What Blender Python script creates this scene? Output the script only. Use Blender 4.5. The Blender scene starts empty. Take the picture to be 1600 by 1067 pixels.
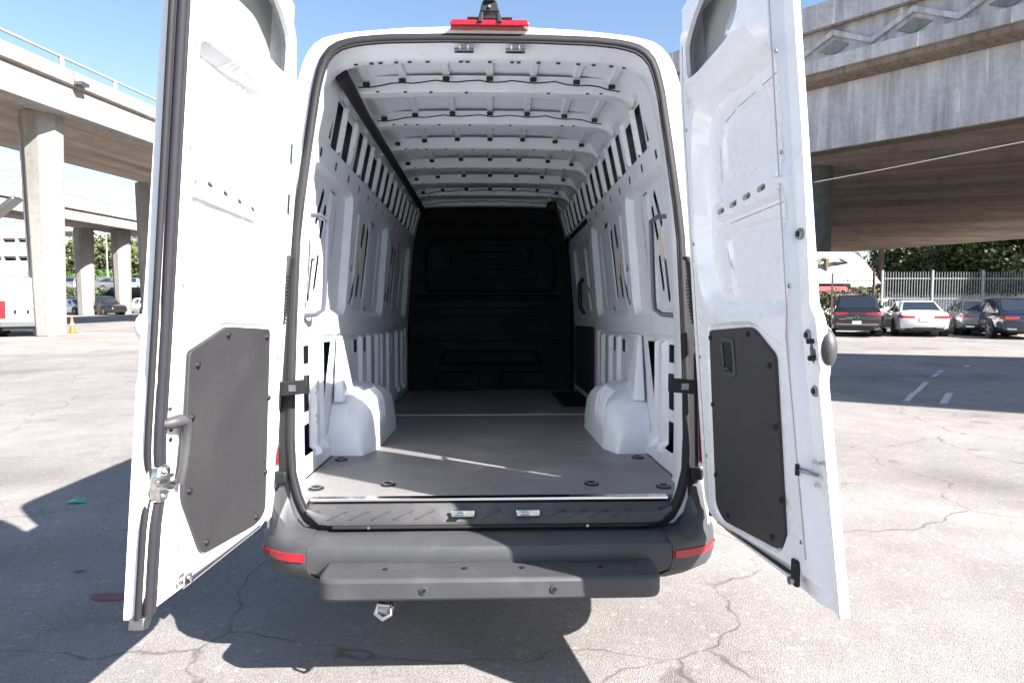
import bpy, bmesh, math, random
import numpy as np
from mathutils import Vector, Matrix
from mathutils.geometry import delaunay_2d_cdt
random.seed(7); rng = np.random.default_rng(7)
S = bpy.context.scene
COL = S.collection
R = math.radians

# ------------------------------------------------------------------ camera, light, exposure
cam = bpy.data.cameras.new('camera'); cam.sensor_width = 36; cam.lens = 24.0
cam.clip_start = .05; cam.clip_end = 4000
co = bpy.data.objects.new('camera', cam); COL.objects.link(co)
CAM = Vector((0, -2.8, 1.541)); YAW = R(1.82); PIT = math.atan(68.5/1067)
co.location = CAM; co.rotation_euler = (math.pi/2-PIT, 0, -YAW)
S.camera = co
SA, SB = 1.04, .79                      # ground shadow shift per metre of height: -x, +y
sun_el = math.atan(1/math.hypot(SA, SB)); sun_az = math.atan2(SA, -SB)   # azimuth from +y towards +x
w = bpy.data.worlds.new('World'); S.world = w; w.use_nodes = True
nt = w.node_tree; bg = nt.nodes['Background']
sky = nt.nodes.new('ShaderNodeTexSky'); sky.sky_type = 'NISHITA'; sky.sun_disc = False
sky.sun_elevation = sun_el; sky.sun_rotation = sun_az
sky.air_density = 1.0; sky.dust_density = .9; sky.ozone_density = 1.5; sky.altitude = 100
nt.links.new(sky.outputs[0], bg.inputs[0]); bg.inputs[1].default_value = .064
sl = bpy.data.lights.new('sun', 'SUN'); sl.energy = 5.0; sl.angle = R(.53); sl.color = (1, .94, .89)
so = bpy.data.objects.new('sun', sl); COL.objects.link(so)
so.rotation_euler = Vector((SA, -SB, 1)).to_track_quat('Z', 'Y').to_euler()
S.view_settings.view_transform = 'Standard'; S.view_settings.look = 'None'
S.view_settings.exposure = 1.97; S.view_settings.gamma = 1; S.view_settings.use_curve_mapping = False
S.render.engine = 'CYCLES'
S.cycles.max_bounces = 8; S.cycles.diffuse_bounces = 5; S.cycles.caustics_reflective = False
S.cycles.sample_clamp_indirect = 6

# ------------------------------------------------------------------ materials
def mat(name, col, rough=.6, metal=0, var=.0, vscale=4, bump=0, bscale=60, coat=0, spec=.5, col2=None, coords='Object', stretch=None, ior=None, trans=0):
    m = bpy.data.materials.new(name); m.use_nodes = True
    n = m.node_tree.nodes; l = m.node_tree.links; p = n['Principled BSDF']
    p.inputs['Base Color'].default_value = (*col, 1); p.inputs['Roughness'].default_value = rough
    p.inputs['Metallic'].default_value = metal; p.inputs['Specular IOR Level'].default_value = spec
    p.inputs['Coat Weight'].default_value = coat; p.inputs['Coat Roughness'].default_value = .05
    if trans: p.inputs['Transmission Weight'].default_value = trans
    tc = n.new('ShaderNodeTexCoord'); src = tc.outputs[coords]
    if stretch:
        mp = n.new('ShaderNodeMapping'); mp.inputs['Scale'].default_value = stretch; l.new(src, mp.inputs[0]); src = mp.outputs[0]
    if var or col2:
        no = n.new('ShaderNodeTexNoise'); no.inputs['Scale'].default_value = vscale; no.inputs['Detail'].default_value = 8; no.inputs['Roughness'].default_value = .62
        l.new(src, no.inputs['Vector'])
        r = n.new('ShaderNodeValToRGB'); r.color_ramp.elements[0].position = .32; r.color_ramp.elements[1].position = .68
        a = tuple(max(0, c*(1-var)) for c in col); b = col2 if col2 else tuple(min(1, c*(1+var)) for c in col)
        r.color_ramp.elements[0].color = (*a, 1); r.color_ramp.elements[1].color = (*b, 1)
        l.new(no.outputs[0], r.inputs[0]); l.new(r.outputs[0], p.inputs['Base Color'])
    if bump:
        nb = n.new('ShaderNodeTexNoise'); nb.inputs['Scale'].default_value = bscale; nb.inputs['Detail'].default_value = 4
        l.new(src, nb.inputs['Vector']); bp = n.new('ShaderNodeBump'); bp.inputs['Strength'].default_value = bump; bp.inputs['Distance'].default_value = .01
        l.new(nb.outputs[0], bp.inputs['Height']); l.new(bp.outputs[0], p.inputs['Normal'])
    return m

def ground_mat():
    m = bpy.data.materials.new('asphalt'); m.use_nodes = True
    n = m.node_tree.nodes; l = m.node_tree.links; p = n['Principled BSDF']
    p.inputs['Roughness'].default_value = .85; p.inputs['Specular IOR Level'].default_value = .3
    tc = n.new('ShaderNodeTexCoord'); P = tc.outputs['Object']
    def noise(sc, det=6, rough=.6):
        a = n.new('ShaderNodeTexNoise'); a.inputs['Scale'].default_value = sc; a.inputs['Detail'].default_value = det; a.inputs['Roughness'].default_value = rough
        l.new(P, a.inputs['Vector']); return a
    def ramp(src, p0, p1, c0, c1):
        r = n.new('ShaderNodeValToRGB'); r.color_ramp.elements[0].position = p0; r.color_ramp.elements[1].position = p1
        r.color_ramp.elements[0].color = (*c0, 1); r.color_ramp.elements[1].color = (*c1, 1); l.new(src, r.inputs[0]); return r.outputs[0]
    def mix(a, b, f, mode='MIX', fac=None):
        x = n.new('ShaderNodeMix'); x.data_type = 'RGBA'; x.blend_type = mode
        if fac is None: l.new(f, x.inputs[0])
        else: x.inputs[0].default_value = fac
        l.new(a, x.inputs[6]); l.new(b, x.inputs[7]); return x.outputs[2]
    base = ramp(noise(.35, 5).outputs[0], .3, .7, (.195, .184, .176), (.278, .264, .252))
    mid = ramp(noise(2.2, 6).outputs[0], .3, .7, (.86, .86, .86), (1.1, 1.1, 1.1))
    c = mix(base, mid, None, 'MULTIPLY', 1)
    ag = n.new('ShaderNodeTexVoronoi'); ag.inputs['Scale'].default_value = 190; l.new(P, ag.inputs['Vector'])
    agr = ramp(ag.outputs['Color'], .1, .95, (.5, .5, .5), (1.55, 1.55, 1.55))
    c = mix(c, agr, None, 'MULTIPLY', .55)
    ag2 = n.new('ShaderNodeTexVoronoi'); ag2.inputs['Scale'].default_value = 38; l.new(P, ag2.inputs['Vector'])
    agr2 = ramp(ag2.outputs['Color'], .8, .9, (1, 1, 1), (1.5, 1.48, 1.42))
    c = mix(c, agr2, None, 'MULTIPLY', .55)
    # dark stains
    st = ramp(noise(.55, 3, .5).outputs[0], .56, .70, (1, 1, 1), (.70, .69, .70))
    c = mix(c, st, None, 'MULTIPLY', 1)
    st2 = ramp(noise(1.9, 2, .4).outputs[0], .70, .74, (1, 1, 1), (.62, .60, .60))
    c = mix(c, st2, None, 'MULTIPLY', .8)
    pt = n.new('ShaderNodeTexVoronoi'); pt.inputs['Scale'].default_value = .16; pt.distance = 'CHEBYCHEV'; l.new(P, pt.inputs['Vector'])
    c = mix(c, ramp(pt.outputs['Color'], .2, .9, (.90, .90, .91), (1.08, 1.07, 1.05)), None, 'MULTIPLY', 1)
    # cracks: distance to the edge of distorted cells, only in places
    def cracks(sc, wd, dist, seed):
        dn = n.new('ShaderNodeTexNoise'); dn.inputs['Scale'].default_value = sc*2.3; dn.inputs['Detail'].default_value = 6; l.new(P, dn.inputs['Vector'])
        ad = n.new('ShaderNodeVectorMath'); ad.operation = 'MULTIPLY_ADD'; l.new(dn.outputs['Color'], ad.inputs[0]); ad.inputs[1].default_value = (dist,)*3; l.new(P, ad.inputs[2])
        mp = n.new('ShaderNodeMapping'); mp.inputs['Location'].default_value = (seed, seed*.7, 0); mp.inputs['Rotation'].default_value = (0, 0, .25*seed); l.new(ad.outputs[0], mp.inputs[0])
        v = n.new('ShaderNodeTexVoronoi'); v.feature = 'DISTANCE_TO_EDGE'; v.inputs['Scale'].default_value = sc; l.new(mp.outputs[0], v.inputs['Vector'])
        r = n.new('ShaderNodeMapRange'); r.inputs[1].default_value = 0; r.inputs[2].default_value = wd*sc; r.inputs[3].default_value = 1; r.inputs[4].default_value = 0; l.new(v.outputs['Distance'], r.inputs[0])
        return r.outputs[0]
    cr1 = cracks(.42, .014, .9, 1.3); cr2 = cracks(1.5, .007, .35, 4.1)
    msk = ramp(noise(.3, 3).outputs[0], .5, .6, (0, 0, 0), (1, 1, 1))
    mm = n.new('ShaderNodeMath'); mm.operation = 'MULTIPLY'; l.new(cr2, mm.inputs[0]); l.new(msk, mm.inputs[1])
    mm2 = n.new('ShaderNodeMath'); mm2.operation = 'MULTIPLY'; l.new(mm.outputs[0], mm2.inputs[0]); mm2.inputs[1].default_value = .6
    mx = n.new('ShaderNodeMath'); mx.operation = 'MAXIMUM'; l.new(cr1, mx.inputs[0]); l.new(mm2.outputs[0], mx.inputs[1])
    brk = ramp(noise(3.5, 4).outputs[0], .35, .58, (.14, .14, .14), (.80, .80, .80))
    cf = n.new('ShaderNodeMath'); cf.operation = 'MULTIPLY'; l.new(mx.outputs[0], cf.inputs[0]); l.new(brk, cf.inputs[1])
    dark = n.new('ShaderNodeRGB'); dark.outputs[0].default_value = (.075, .062, .055, 1)
    c = mix(c, dark.outputs[0], cf.outputs[0])
    l.new(c, p.inputs['Base Color'])
    sub = n.new('ShaderNodeMath'); sub.operation = 'SUBTRACT'; l.new(ag.outputs['Distance'], sub.inputs[0]); l.new(cf.outputs[0], sub.inputs[1])
    b = n.new('ShaderNodeBump'); b.inputs['Strength'].default_value = .55; b.inputs['Distance'].default_value = .006
    l.new(sub.outputs[0], b.inputs['Height']); l.new(b.outputs[0], p.inputs['Normal'])
    return m

def concrete(name, col, streak=.5, scale=1., dark=(.35, .33, .32), boards=0, rot=0):
    m = bpy.data.materials.new(name); m.use_nodes = True
    n = m.node_tree.nodes; l = m.node_tree.links; p = n['Principled BSDF']; p.inputs['Roughness'].default_value = .9; p.inputs['Specular IOR Level'].default_value = .2
    tc = n.new('ShaderNodeTexCoord')
    def ns(sc, stretch=(1, 1, 1), det=8):
        mp = n.new('ShaderNodeMapping'); mp.inputs['Rotation'].default_value = (0, 0, rot); l.new(tc.outputs['Object'], mp.inputs[0])
        m2 = n.new('ShaderNodeMapping'); m2.inputs['Scale'].default_value = stretch; l.new(mp.outputs[0], m2.inputs[0])
        a = n.new('ShaderNodeTexNoise'); a.inputs['Scale'].default_value = sc; a.inputs['Detail'].default_value = det; a.inputs['Roughness'].default_value = .65; l.new(m2.outputs[0], a.inputs['Vector']); return a.outputs[0]
    def rmp(s, a, b, ca, cb):
        r = n.new('ShaderNodeValToRGB'); r.color_ramp.elements[0].position = a; r.color_ramp.elements[1].position = b; r.color_ramp.elements[0].color = (*ca, 1); r.color_ramp.elements[1].color = (*cb, 1); l.new(s, r.inputs[0]); return r.outputs[0]
    def mul(a, b, f):
        x = n.new('ShaderNodeMix'); x.data_type = 'RGBA'; x.blend_type = 'MULTIPLY'; x.inputs[0].default_value = f; l.new(a, x.inputs[6]); l.new(b, x.inputs[7]); return x.outputs[2]
    c = rmp(ns(.6*scale), .3, .7, tuple(k*.82 for k in col), tuple(min(1, k*1.12) for k in col))
    c = mul(c, rmp(ns(3.2*scale, (1, 1, .07)), .42, .66, (1.12, 1.12, 1.12), dark), streak)
    c = mul(c, rmp(ns(5*scale, (1, 1, .05)), .62, .7, (1, 1, 1), (1.9, 1.9, 1.95)), streak*.9)
    if boards: c = mul(c, rmp(ns(boards, (.05, 1, 1), 5), .35, .65, (.5, .45, .4), (1.3, 1.25, 1.2)), .75)
    c = mul(c, rmp(ns(9*scale), .3, .75, (.75, .75, .75), (1.12, 1.12, 1.12)), .7)
    l.new(c, p.inputs['Base Color'])
    b = n.new('ShaderNodeBump'); b.inputs['Strength'].default_value = .35; b.inputs['Distance'].default_value = .02; l.new(ns(14), b.inputs['Height']); l.new(b.outputs[0], p.inputs['Normal'])
    return m

M = dict(
    ground=ground_mat(),
    white=mat('van_white_paint', (.78, .795, .825), .28, var=.015, vscale=2, coat=.35, bump=.015, bscale=9),
    inner=mat('interior_white_paint', (.70, .73, .78), .36, var=.03, vscale=3, coat=.15, bump=.02, bscale=14),
    slot_shade=mat('slot_shade_dark', (.07, .08, .095), .6, var=.2, vscale=8),  # dark tone painted as the shade seen through the slots
    plastic=mat('dark_grey_plastic', (.045, .046, .05), .5, var=.06, vscale=6, bump=.12, bscale=420),
    bump=mat('bumper_grey_plastic', (.046, .048, .053), .5, var=.05, vscale=5, bump=.14, bscale=380),
    rubber=mat('black_rubber', (.02, .02, .022), .65, spec=.3, var=.1),
    seal=mat('grey_rubber_seal', (.024, .023, .030), .7, spec=.25, var=.12, vscale=20),
    black=mat('black_plastic', (.012, .013, .015), .55, spec=.3, bump=.05, bscale=300),
    liner=mat('charcoal_liner_board', (.030, .030, .033), .6, var=.07, vscale=3, bump=.35, bscale=500),
    floor=mat('dark_floor_board', (.185, .178, .182), .48, var=.14, vscale=2.5, bump=.3, bscale=330, stretch=(1, 1, 1)),
    blank=mat('grey_window_blank', (.30, .32, .32), .4, var=.1),
    bulk=mat('black_bulkhead_plastic', (.006, .008, .011), .8, spec=.2, var=.06, bump=.2, bscale=200),
    metal=mat('bright_zinc_metal', (.62, .62, .60), .28, 1, var=.1, vscale=30),
    chrome=mat('polished_metal', (.8, .8, .8), .12, 1),
    steel=mat('dull_steel', (.30, .30, .31), .4, 1, var=.15, vscale=30),
    red=mat('red_lamp_lens', (.36, .008, .018), .18, coat=.6, var=.08, vscale=40),
    redd=mat('dark_red_lamp', (.30, .008, .014), .2, coat=.6),
    amber=mat('amber_foam_pad', (.62, .50, .38), .8, var=.08),
    violet=mat('violet_grey_rail', (.07, .068, .10), .35, coat=.3),
    glass=mat('tinted_car_glass', (.018, .025, .035), .08, spec=.5),
    glassb=mat('pale_car_glass', (.10, .15, .2), .05, coat=.8, spec=.8),
    wood=mat('brown_pole_wood', (.13, .075, .05), .9, var=.3, stretch=(6, 6, .5)),
    orange=mat('orange_cone_plastic', (.85, .13, .03), .5),
    conc=concrete('pale_concrete', (.29, .277, .262), .35, .5),
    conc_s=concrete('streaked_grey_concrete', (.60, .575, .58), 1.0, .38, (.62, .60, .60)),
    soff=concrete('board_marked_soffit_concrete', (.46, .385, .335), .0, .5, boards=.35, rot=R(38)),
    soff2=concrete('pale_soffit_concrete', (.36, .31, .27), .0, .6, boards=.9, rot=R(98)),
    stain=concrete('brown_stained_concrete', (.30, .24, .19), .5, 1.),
    leafd=mat('dark_leaves', (.030, .055, .018), .55, var=.35, vscale=1.1, col2=(.085, .12, .03)),
    leafo=mat('olive_leaves', (.07, .095, .035), .6, var=.3, vscale=.9, col2=(.15, .17, .07)),
    leafg=mat('bright_hedge_leaves', (.07, .14, .03), .6, var=.3, vscale=2),
    bark=mat('tree_bark', (.10, .075, .055), .9, var=.3, vscale=8),
    iron=mat('grey_fence_paint', (.26, .27, .29), .5, var=.1),
    ironb=mat('brown_post_paint', (.09, .05, .045), .6, var=.2),
    stucco=mat('pale_stucco', (.66, .61, .56), .9, var=.06, bump=.2, bscale=20),
    stuccow=mat('white_stucco', (.74, .73, .71), .9, var=.05),
    roofr=mat('red_tile_roof', (.28, .07, .08), .85, var=.25, vscale=5),
    roofw=mat('pale_shingle_roof', (.50, .48, .46), .9, var=.12, vscale=3),
    dkopen=mat('dark_opening', (.03, .032, .036), .7, var=.2),
    bluegl=mat('blue_tower_glass', (.20, .28, .36), .2, spec=.8, var=.15, vscale=.2),
    tower=mat('tower_cladding', (.52, .55, .58), .6, var=.06, vscale=.1),
    lotc=mat('upper_lot_concrete', (.38, .36, .34), .9, var=.1, vscale=.5),
    wallg=mat('dark_wall_and_shaded_pier', (.09, .095, .09), .9, var=.3, vscale=2),
    tyre=mat('tyre_rubber', (.022, .022, .024), .8, var=.1),
    rim=mat('alloy_rim', (.42, .43, .44), .35, .8),
    cw=mat('car_white_paint', (.80, .80, .80), .2, coat=1), ck=mat('car_black_paint', (.012, .013, .016), .15, coat=1),
    cg=mat('car_grey_paint', (.16, .17, .185), .2, .4, coat=1), cb=mat('car_dark_blue_paint', (.015, .025, .055), .15, .2, coat=1),
    cr=mat('car_dark_red_paint', (.11, .012, .018), .2, coat=1), csv=mat('car_silver_paint', (.40, .41, .42), .25, .6, coat=1),
    plate=mat('licence_plate', (.62, .63, .62), .5, var=.12, vscale=12),
    paint=mat('worn_road_paint', (.42, .42, .42), .85, var=.35, vscale=12),
    pink=mat('pink_spray_paint', (.40, .09, .13), .85, var=.45, vscale=14, col2=(.17, .12, .12)),
    trash=mat('green_wrapper', (.04, .42, .30), .4, var=.3, vscale=30), paper=mat('cream_paper', (.62, .55, .46), .8, var=.1),
    dirt=mat('dirt_smudge', (.10, .09, .085), .95, var=.3, vscale=3),
)

def wear(key, col, scale, amount, lo=.52, hi=.72, stretch=(1, 1, 1), rough=None):
    """patches of dust, scuffs or smears mixed over the base colour of a material"""
    m = M[key]; n = m.node_tree.nodes; l = m.node_tree.links; p = n['Principled BSDF']; bc = p.inputs['Base Color']
    tc = n.new('ShaderNodeTexCoord'); mp = n.new('ShaderNodeMapping'); mp.inputs['Scale'].default_value = stretch; l.new(tc.outputs['Object'], mp.inputs[0])
    a = n.new('ShaderNodeTexNoise'); a.inputs['Scale'].default_value = scale; a.inputs['Detail'].default_value = 9; a.inputs['Roughness'].default_value = .7; a.inputs['Distortion'].default_value = .4; l.new(mp.outputs[0], a.inputs['Vector'])
    r = n.new('ShaderNodeMapRange'); r.inputs[1].default_value = lo; r.inputs[2].default_value = hi; r.inputs[4].default_value = amount; l.new(a.outputs[0], r.inputs[0])
    x = n.new('ShaderNodeMix'); x.data_type = 'RGBA'; l.new(r.outputs[0], x.inputs[0]); x.inputs[7].default_value = (*col, 1)
    if bc.links: l.new(bc.links[0].from_socket, x.inputs[6])
    else: x.inputs[6].default_value = bc.default_value
    l.new(x.outputs[2], bc)
    if rough:
        q = n.new('ShaderNodeMapRange'); q.inputs[1].default_value = .3; q.inputs[2].default_value = .7; q.inputs[3].default_value = rough[0]; q.inputs[4].default_value = rough[1]; l.new(a.outputs[0], q.inputs[0]); l.new(q.outputs[0], p.inputs['Roughness'])
wear('floor', (.30, .28, .27), 2.2, .35, .5, .68, rough=(.35, .65)); wear('floor', (.33, .32, .31), 9, .5, .60, .66, (14, .6, 1)); wear('floor', (.33, .31, .30), 8, .45, .62, .68, (.5, 12, 1)); wear('floor', (.07, .065, .065), 3.5, .5, .62, .75)
wear('bump', (.10, .10, .10), 3, .35, .5, .7, rough=(.4, .62)); wear('bump', (.24, .235, .23), 20, .5, .66, .72, (.4, 6, 6))
wear('plastic', (.11, .107, .10), 5, .4, .5, .7, rough=(.4, .65)); wear('liner', (.05, .05, .05), 3, .3, .48, .7, rough=(.5, .7)); wear('liner', (.12, .118, .115), 16, .5, .68, .72, (8, 8, .6))
wear('inner', (.45, .45, .46), 5, .35, .56, .72, rough=(.3, .5)); wear('inner', (.34, .32, .30), 40, .5, .70, .74); wear('white', (.66, .65, .64), 5, .10, .56, .75, rough=(.2, .36)); wear('bulk', (.012, .013, .015), 3, .5, .5, .7, rough=(.5, .8))
wear('conc', (.20, .185, .165), .9, .45, .56, .72, (1, 1, .35)); wear('conc_s', (.26, .22, .19), .55, .5, .55, .72, (1, 1, .4)); wear('soff', (.13, .11, .10), .5, .5, .5, .7)

# ------------------------------------------------------------------ mesh helpers
def finish(me, ang=35):
    for p in me.polygons: p.use_smooth = True
    try: me.set_sharp_from_angle(angle=R(ang))
    except Exception: pass
def link(name, me, m, parent=None, bevel=0, ang=35):
    me.name = name
    if m is not None and not me.materials: me.materials.append(M[m] if isinstance(m, str) else m)
    finish(me, ang)
    o = bpy.data.objects.new(name, me); COL.objects.link(o)
    if parent: o.parent = parent
    if bevel:
        b = o.modifiers.new('bevel', 'BEVEL'); b.width = bevel; b.segments = 2; b.limit_method = 'ANGLE'; b.angle_limit = R(40); b.harden_normals = False
    return o
def tag(o, label=None, cat=None, group=None, kind=None):
    if label: o['label'] = label
    if cat: o['category'] = cat
    if group: o['group'] = group
    if kind: o['kind'] = kind
    return o
def empty(name, loc=(0, 0, 0), rz=0, parent=None):
    o = bpy.data.objects.new(name, None); COL.objects.link(o); o.location = loc; o.rotation_euler = (0, 0, rz); o.parent = parent; o.empty_display_size = .3
    return o
class MB:
    def __init__(s): s.v = []; s.f = []
    def add(s, vs, fs):
        k = len(s.v); s.v += [tuple(v) for v in vs]; s.f += [tuple(i+k for i in f) for f in fs]; return s
    def box(s, c, d, rot=None):
        x, y, z = d[0]/2, d[1]/2, d[2]/2
        P = [Vector(p) for p in ((-x,-y,-z),(x,-y,-z),(x,y,-z),(-x,y,-z),(-x,-y,z),(x,-y,z),(x,y,z),(-x,y,z))]
        if rot is not None: P = [rot @ p for p in P]
        return s.add([p+Vector(c) for p in P], [(0,3,2,1),(4,5,6,7),(0,1,5,4),(1,2,6,5),(2,3,7,6),(3,0,4,7)])
    def hexa(s, P): return s.add(P, [(0,3,2,1),(4,5,6,7),(0,1,5,4),(1,2,6,5),(2,3,7,6),(3,0,4,7)])
    def bar(s, a, b, w, h, up=(0, 0, 1)):
        a = Vector(a); b = Vector(b); d = (b-a); L = d.length; d.normalize(); u = Vector(up); r = d.cross(u)
        if r.length < 1e-4: r = d.cross(Vector((1, 0, 0)))
        r.normalize(); u = r.cross(d)
        P = [a-r*w/2-u*h/2, a+r*w/2-u*h/2, b+r*w/2-u*h/2, b-r*w/2-u*h/2, a-r*w/2+u*h/2, a+r*w/2+u*h/2, b+r*w/2+u*h/2, b-r*w/2+u*h/2]
        return s.hexa(P)
    def tube(s, pts, r, n=8, closed=False, rx=None, up=None):
        pts = [Vector(p) for p in pts]; N = len(pts); rr = r if hasattr(r, '__len__') else [r]*N
        rings = []; prev = None
        for i, p in enumerate(pts):
            if closed: t = pts[(i+1) % N]-pts[i-1]
            else: t = pts[min(i+1, N-1)]-pts[max(i-1, 0)]
            t.normalize()
            if prev is None:
                u = Vector(up) if up else (Vector((0, 0, 1)) if abs(t.z) < .9 else Vector((1, 0, 0)))
            else: u = prev
            u = (u-t*u.dot(t)).normalized(); prev = u; q = t.cross(u)
            a = rr[i]; b = rx[i] if hasattr(rx, '__len__') else (rx if rx else a)
            rings.append([p+u*a*math.cos(2*math.pi*k/n)+q*b*math.sin(2*math.pi*k/n) for k in range(n)])
        vs = [v for g in rings for v in g]; fs = []
        for i in range(N if closed else N-1):
            j = (i+1) % N
            for k in range(n):
                k2 = (k+1) % n; fs.append((i*n+k, j*n+k, j*n+k2, i*n+k2))
        if not closed: fs += [tuple(range(n)), tuple((N-1)*n+k for k in reversed(range(n)))]
        return s.add(vs, fs)
    def cyl(s, a, b, r, n=16, r2=None): return s.tube([a, b], [r, r if r2 is None else r2], n)
    def prism(s, poly, fa, fb):   # poly of 2-D points mapped by fa and fb to 3-D
        n = len(poly); return s.add([fa(*p) for p in poly]+[fb(*p) for p in poly], [tuple(range(n)), tuple(range(2*n-1, n-1, -1))]+[(i, i+n, (i+1) % n+n, (i+1) % n) for i in range(n)])
    def loft(s, rings, closed=True, caps=True):
        n = len(rings[0]); vs = [v for g in rings for v in g]; fs = []
        for i in range(len(rings)-1):
            for k in range(n if closed else n-1): k2 = (k+1) % n; fs.append((i*n+k, i*n+k2, (i+1)*n+k2, (i+1)*n+k))
        if caps: fs += [tuple(reversed(range(n))), tuple((len(rings)-1)*n+k for k in range(n))]
        return s.add(vs, fs)
    def build(s, name, m, parent=None, bevel=0, ang=35, fix=True):
        me = bpy.data.meshes.new(name); me.from_pydata([tuple(v) for v in s.v], [], s.f)
        if fix:
            b = bmesh.new(); b.from_mesh(me); bmesh.ops.recalc_face_normals(b, faces=b.faces); b.to_mesh(me); b.free()
        me.update(); return link(name, me, m, parent, bevel, ang)

def rp(pts, r, n=5):      # polygon with rounded corners; r number or list
    out = []; N = len(pts)
    for i in range(N):
        p = np.array(pts[i][:2], float); a = np.array(pts[i-1][:2], float)-p; b = np.array(pts[(i+1) % N][:2], float)-p
        rr = pts[i][2] if len(pts[i]) > 2 else r
        la, lb = np.linalg.norm(a), np.linalg.norm(b); t = min(rr, la*.45, lb*.45)
        if t < 1e-4: out.append(tuple(p)); continue
        A = p+a/la*t; B = p+b/lb*t
        for k in range(n+1):
            u = k/n; q = (1-u)**2*A+2*u*(1-u)*p+u*u*B; out.append(tuple(q))
    return out
def rect(x0, x1, y0, y1, r=0): return rp([(x0, y0), (x1, y0), (x1, y1), (x0, y1)], r) if r else [(x0, y0), (x1, y0), (x1, y1), (x0, y1)]
def resample(pts, g, closed=True):
    out = []; N = len(pts)
    for i in range(N if closed else N-1):
        a = np.array(pts[i]); b = np.array(pts[(i+1) % N]); k = max(1, int(np.linalg.norm(b-a)/g))
        for j in range(k): out.append(tuple(a+(b-a)*j/k))
    if not closed: out.append(tuple(pts[-1]))
    return out
def smooth_loop(pts, n=3):
    P = [np.array(p, float) for p in pts]; out = []; N = len(P)
    for i in range(N):
        p0, p1, p2, p3 = P[i-1], P[i], P[(i+1) % N], P[(i+2) % N]
        for k in range(n):
            t = k/n; out.append(tuple(.5*((2*p1)+(-p0+p2)*t+(2*p0-5*p1+4*p2-p3)*t*t+(-p0+3*p1-3*p2+p3)*t**3)))
    return out
def sdf(P, poly):        # signed distance, negative inside
    P = np.asarray(P, float); V = np.asarray(poly, float); d = np.full(len(P), 1e9); ins = np.zeros(len(P), bool)
    for i in range(len(V)):
        a = V[i]; b = V[(i+1) % len(V)]; e = b-a; wv = P-a; t = np.clip((wv@e)/max(e@e, 1e-12), 0, 1)
        q = wv-t[:, None]*e; d = np.minimum(d, (q**2).sum(1))
        c = ((a[1] > P[:, 1]) != (b[1] > P[:, 1]))
        with np.errstate(divide='ignore', invalid='ignore'): x = (b[0]-a[0])*(P[:, 1]-a[1])/(b[1]-a[1])+a[0]
        ins ^= c & (P[:, 0] < x)
    d = np.sqrt(d); return np.where(ins, -d, d)
def sheet(outline, holes, reliefs, grid, fmap, name, m, parent=None, rim=.012, extra=None, back=0, lines=()):
    """pressed sheet with cut holes; reliefs = (polygon, depth, slope width); fmap(u,v,d array)->xyz"""
    loops = [resample(outline, grid)]+[resample(h, grid) for h in holes]
    cons = list(loops)
    for poly, dep, wd in reliefs:
        pr = resample(poly, grid*.8); cons.append(pr)
        c = np.array(pr); n = len(c); t = np.roll(c, -1, 0)-np.roll(c, 1, 0); nn = np.stack([-t[:, 1], t[:, 0]], 1); nn /= np.maximum(np.linalg.norm(nn, axis=1)[:, None], 1e-9)
        q = c+nn*wd; s1 = sdf(q, poly); q = np.where((s1 < 0)[:, None], q, c-nn*wd); s1 = sdf(q, poly)
        cons.append([tuple(x) for x, k in zip(q, s1) if k < -wd*.85])   # points only
    nl = len(loops)
    vs = []; ed = []
    for i, lp in enumerate(cons):
        k = len(vs); vs += lp
        if i < nl or (i-nl) % 2 == 0: ed += [(k+j, k+(j+1) % len(lp)) for j in range(len(lp))]
    O = np.array(outline); u0, v0 = O.min(0); u1, v1 = O.max(0)
    gu, gv = np.meshgrid(np.arange(u0+grid/2, u1, grid), np.arange(v0+grid/2, v1, grid)); G = np.stack([gu.ravel(), gv.ravel()], 1)
    keep = sdf(G, outline) < -grid*.4
    for h in holes: keep &= sdf(G, h) > grid*.35
    vs += [tuple(x) for x in G[keep]]
    V, E_, F, _, _, _ = delaunay_2d_cdt([Vector(v) for v in vs], ed, [], 0, 1e-5)
    V = np.array([tuple(v) for v in V]); F = np.array([tuple(f) for f in F])
    cen = V[F].mean(1); k = sdf(cen, outline) < 0
    for h in holes: k &= sdf(cen, h) > 0
    F = F[k]
    def dep(P):
        d = np.zeros(len(P))
        for poly, dp, wd in reliefs:
            s = np.clip(-sdf(P, poly)/wd, 0, 1); d += dp*(s*s*(3-2*s))
        if extra is not None: d += extra(P)
        return d
    X = fmap(V[:, 0], V[:, 1], dep(V))
    verts = [tuple(x) for x in X]; faces = [tuple(int(i) for i in f) for f in F]
    for h in (loops[1:] if not back else loops):
        P = np.array(h); d = dep(P); r = rim if not (back and h is loops[0]) else back
        A = fmap(P[:, 0], P[:, 1], d); B = fmap(P[:, 0], P[:, 1], d*0+r if (back and h is loops[0]) else d+r); n = len(h); k0 = len(verts)
        verts += [tuple(x) for x in A]+[tuple(x) for x in B]; faces += [(k0+i, k0+(i+1) % n, k0+n+(i+1) % n, k0+n+i) for i in range(n)]
    if back:
        Bk = fmap(V[:, 0], V[:, 1], np.full(len(V), float(back)))
        # plain back sheet over the outline
        k0 = len(verts); P = np.array(loops[0]); verts += [tuple(x) for x in fmap(P[:, 0], P[:, 1], np.full(len(P), float(back)))]; faces.append(tuple(range(k0, k0+len(P))))
    me = bpy.data.meshes.new(name); me.from_pydata(verts, [], faces)
    b = bmesh.new(); b.from_mesh(me); bmesh.ops.remove_doubles(b, verts=b.verts, dist=2e-5); bmesh.ops.recalc_face_normals(b, faces=b.faces); b.to_mesh(me); b.free()
    me.update(); return link(name, me, m, parent, 0, 28)

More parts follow.
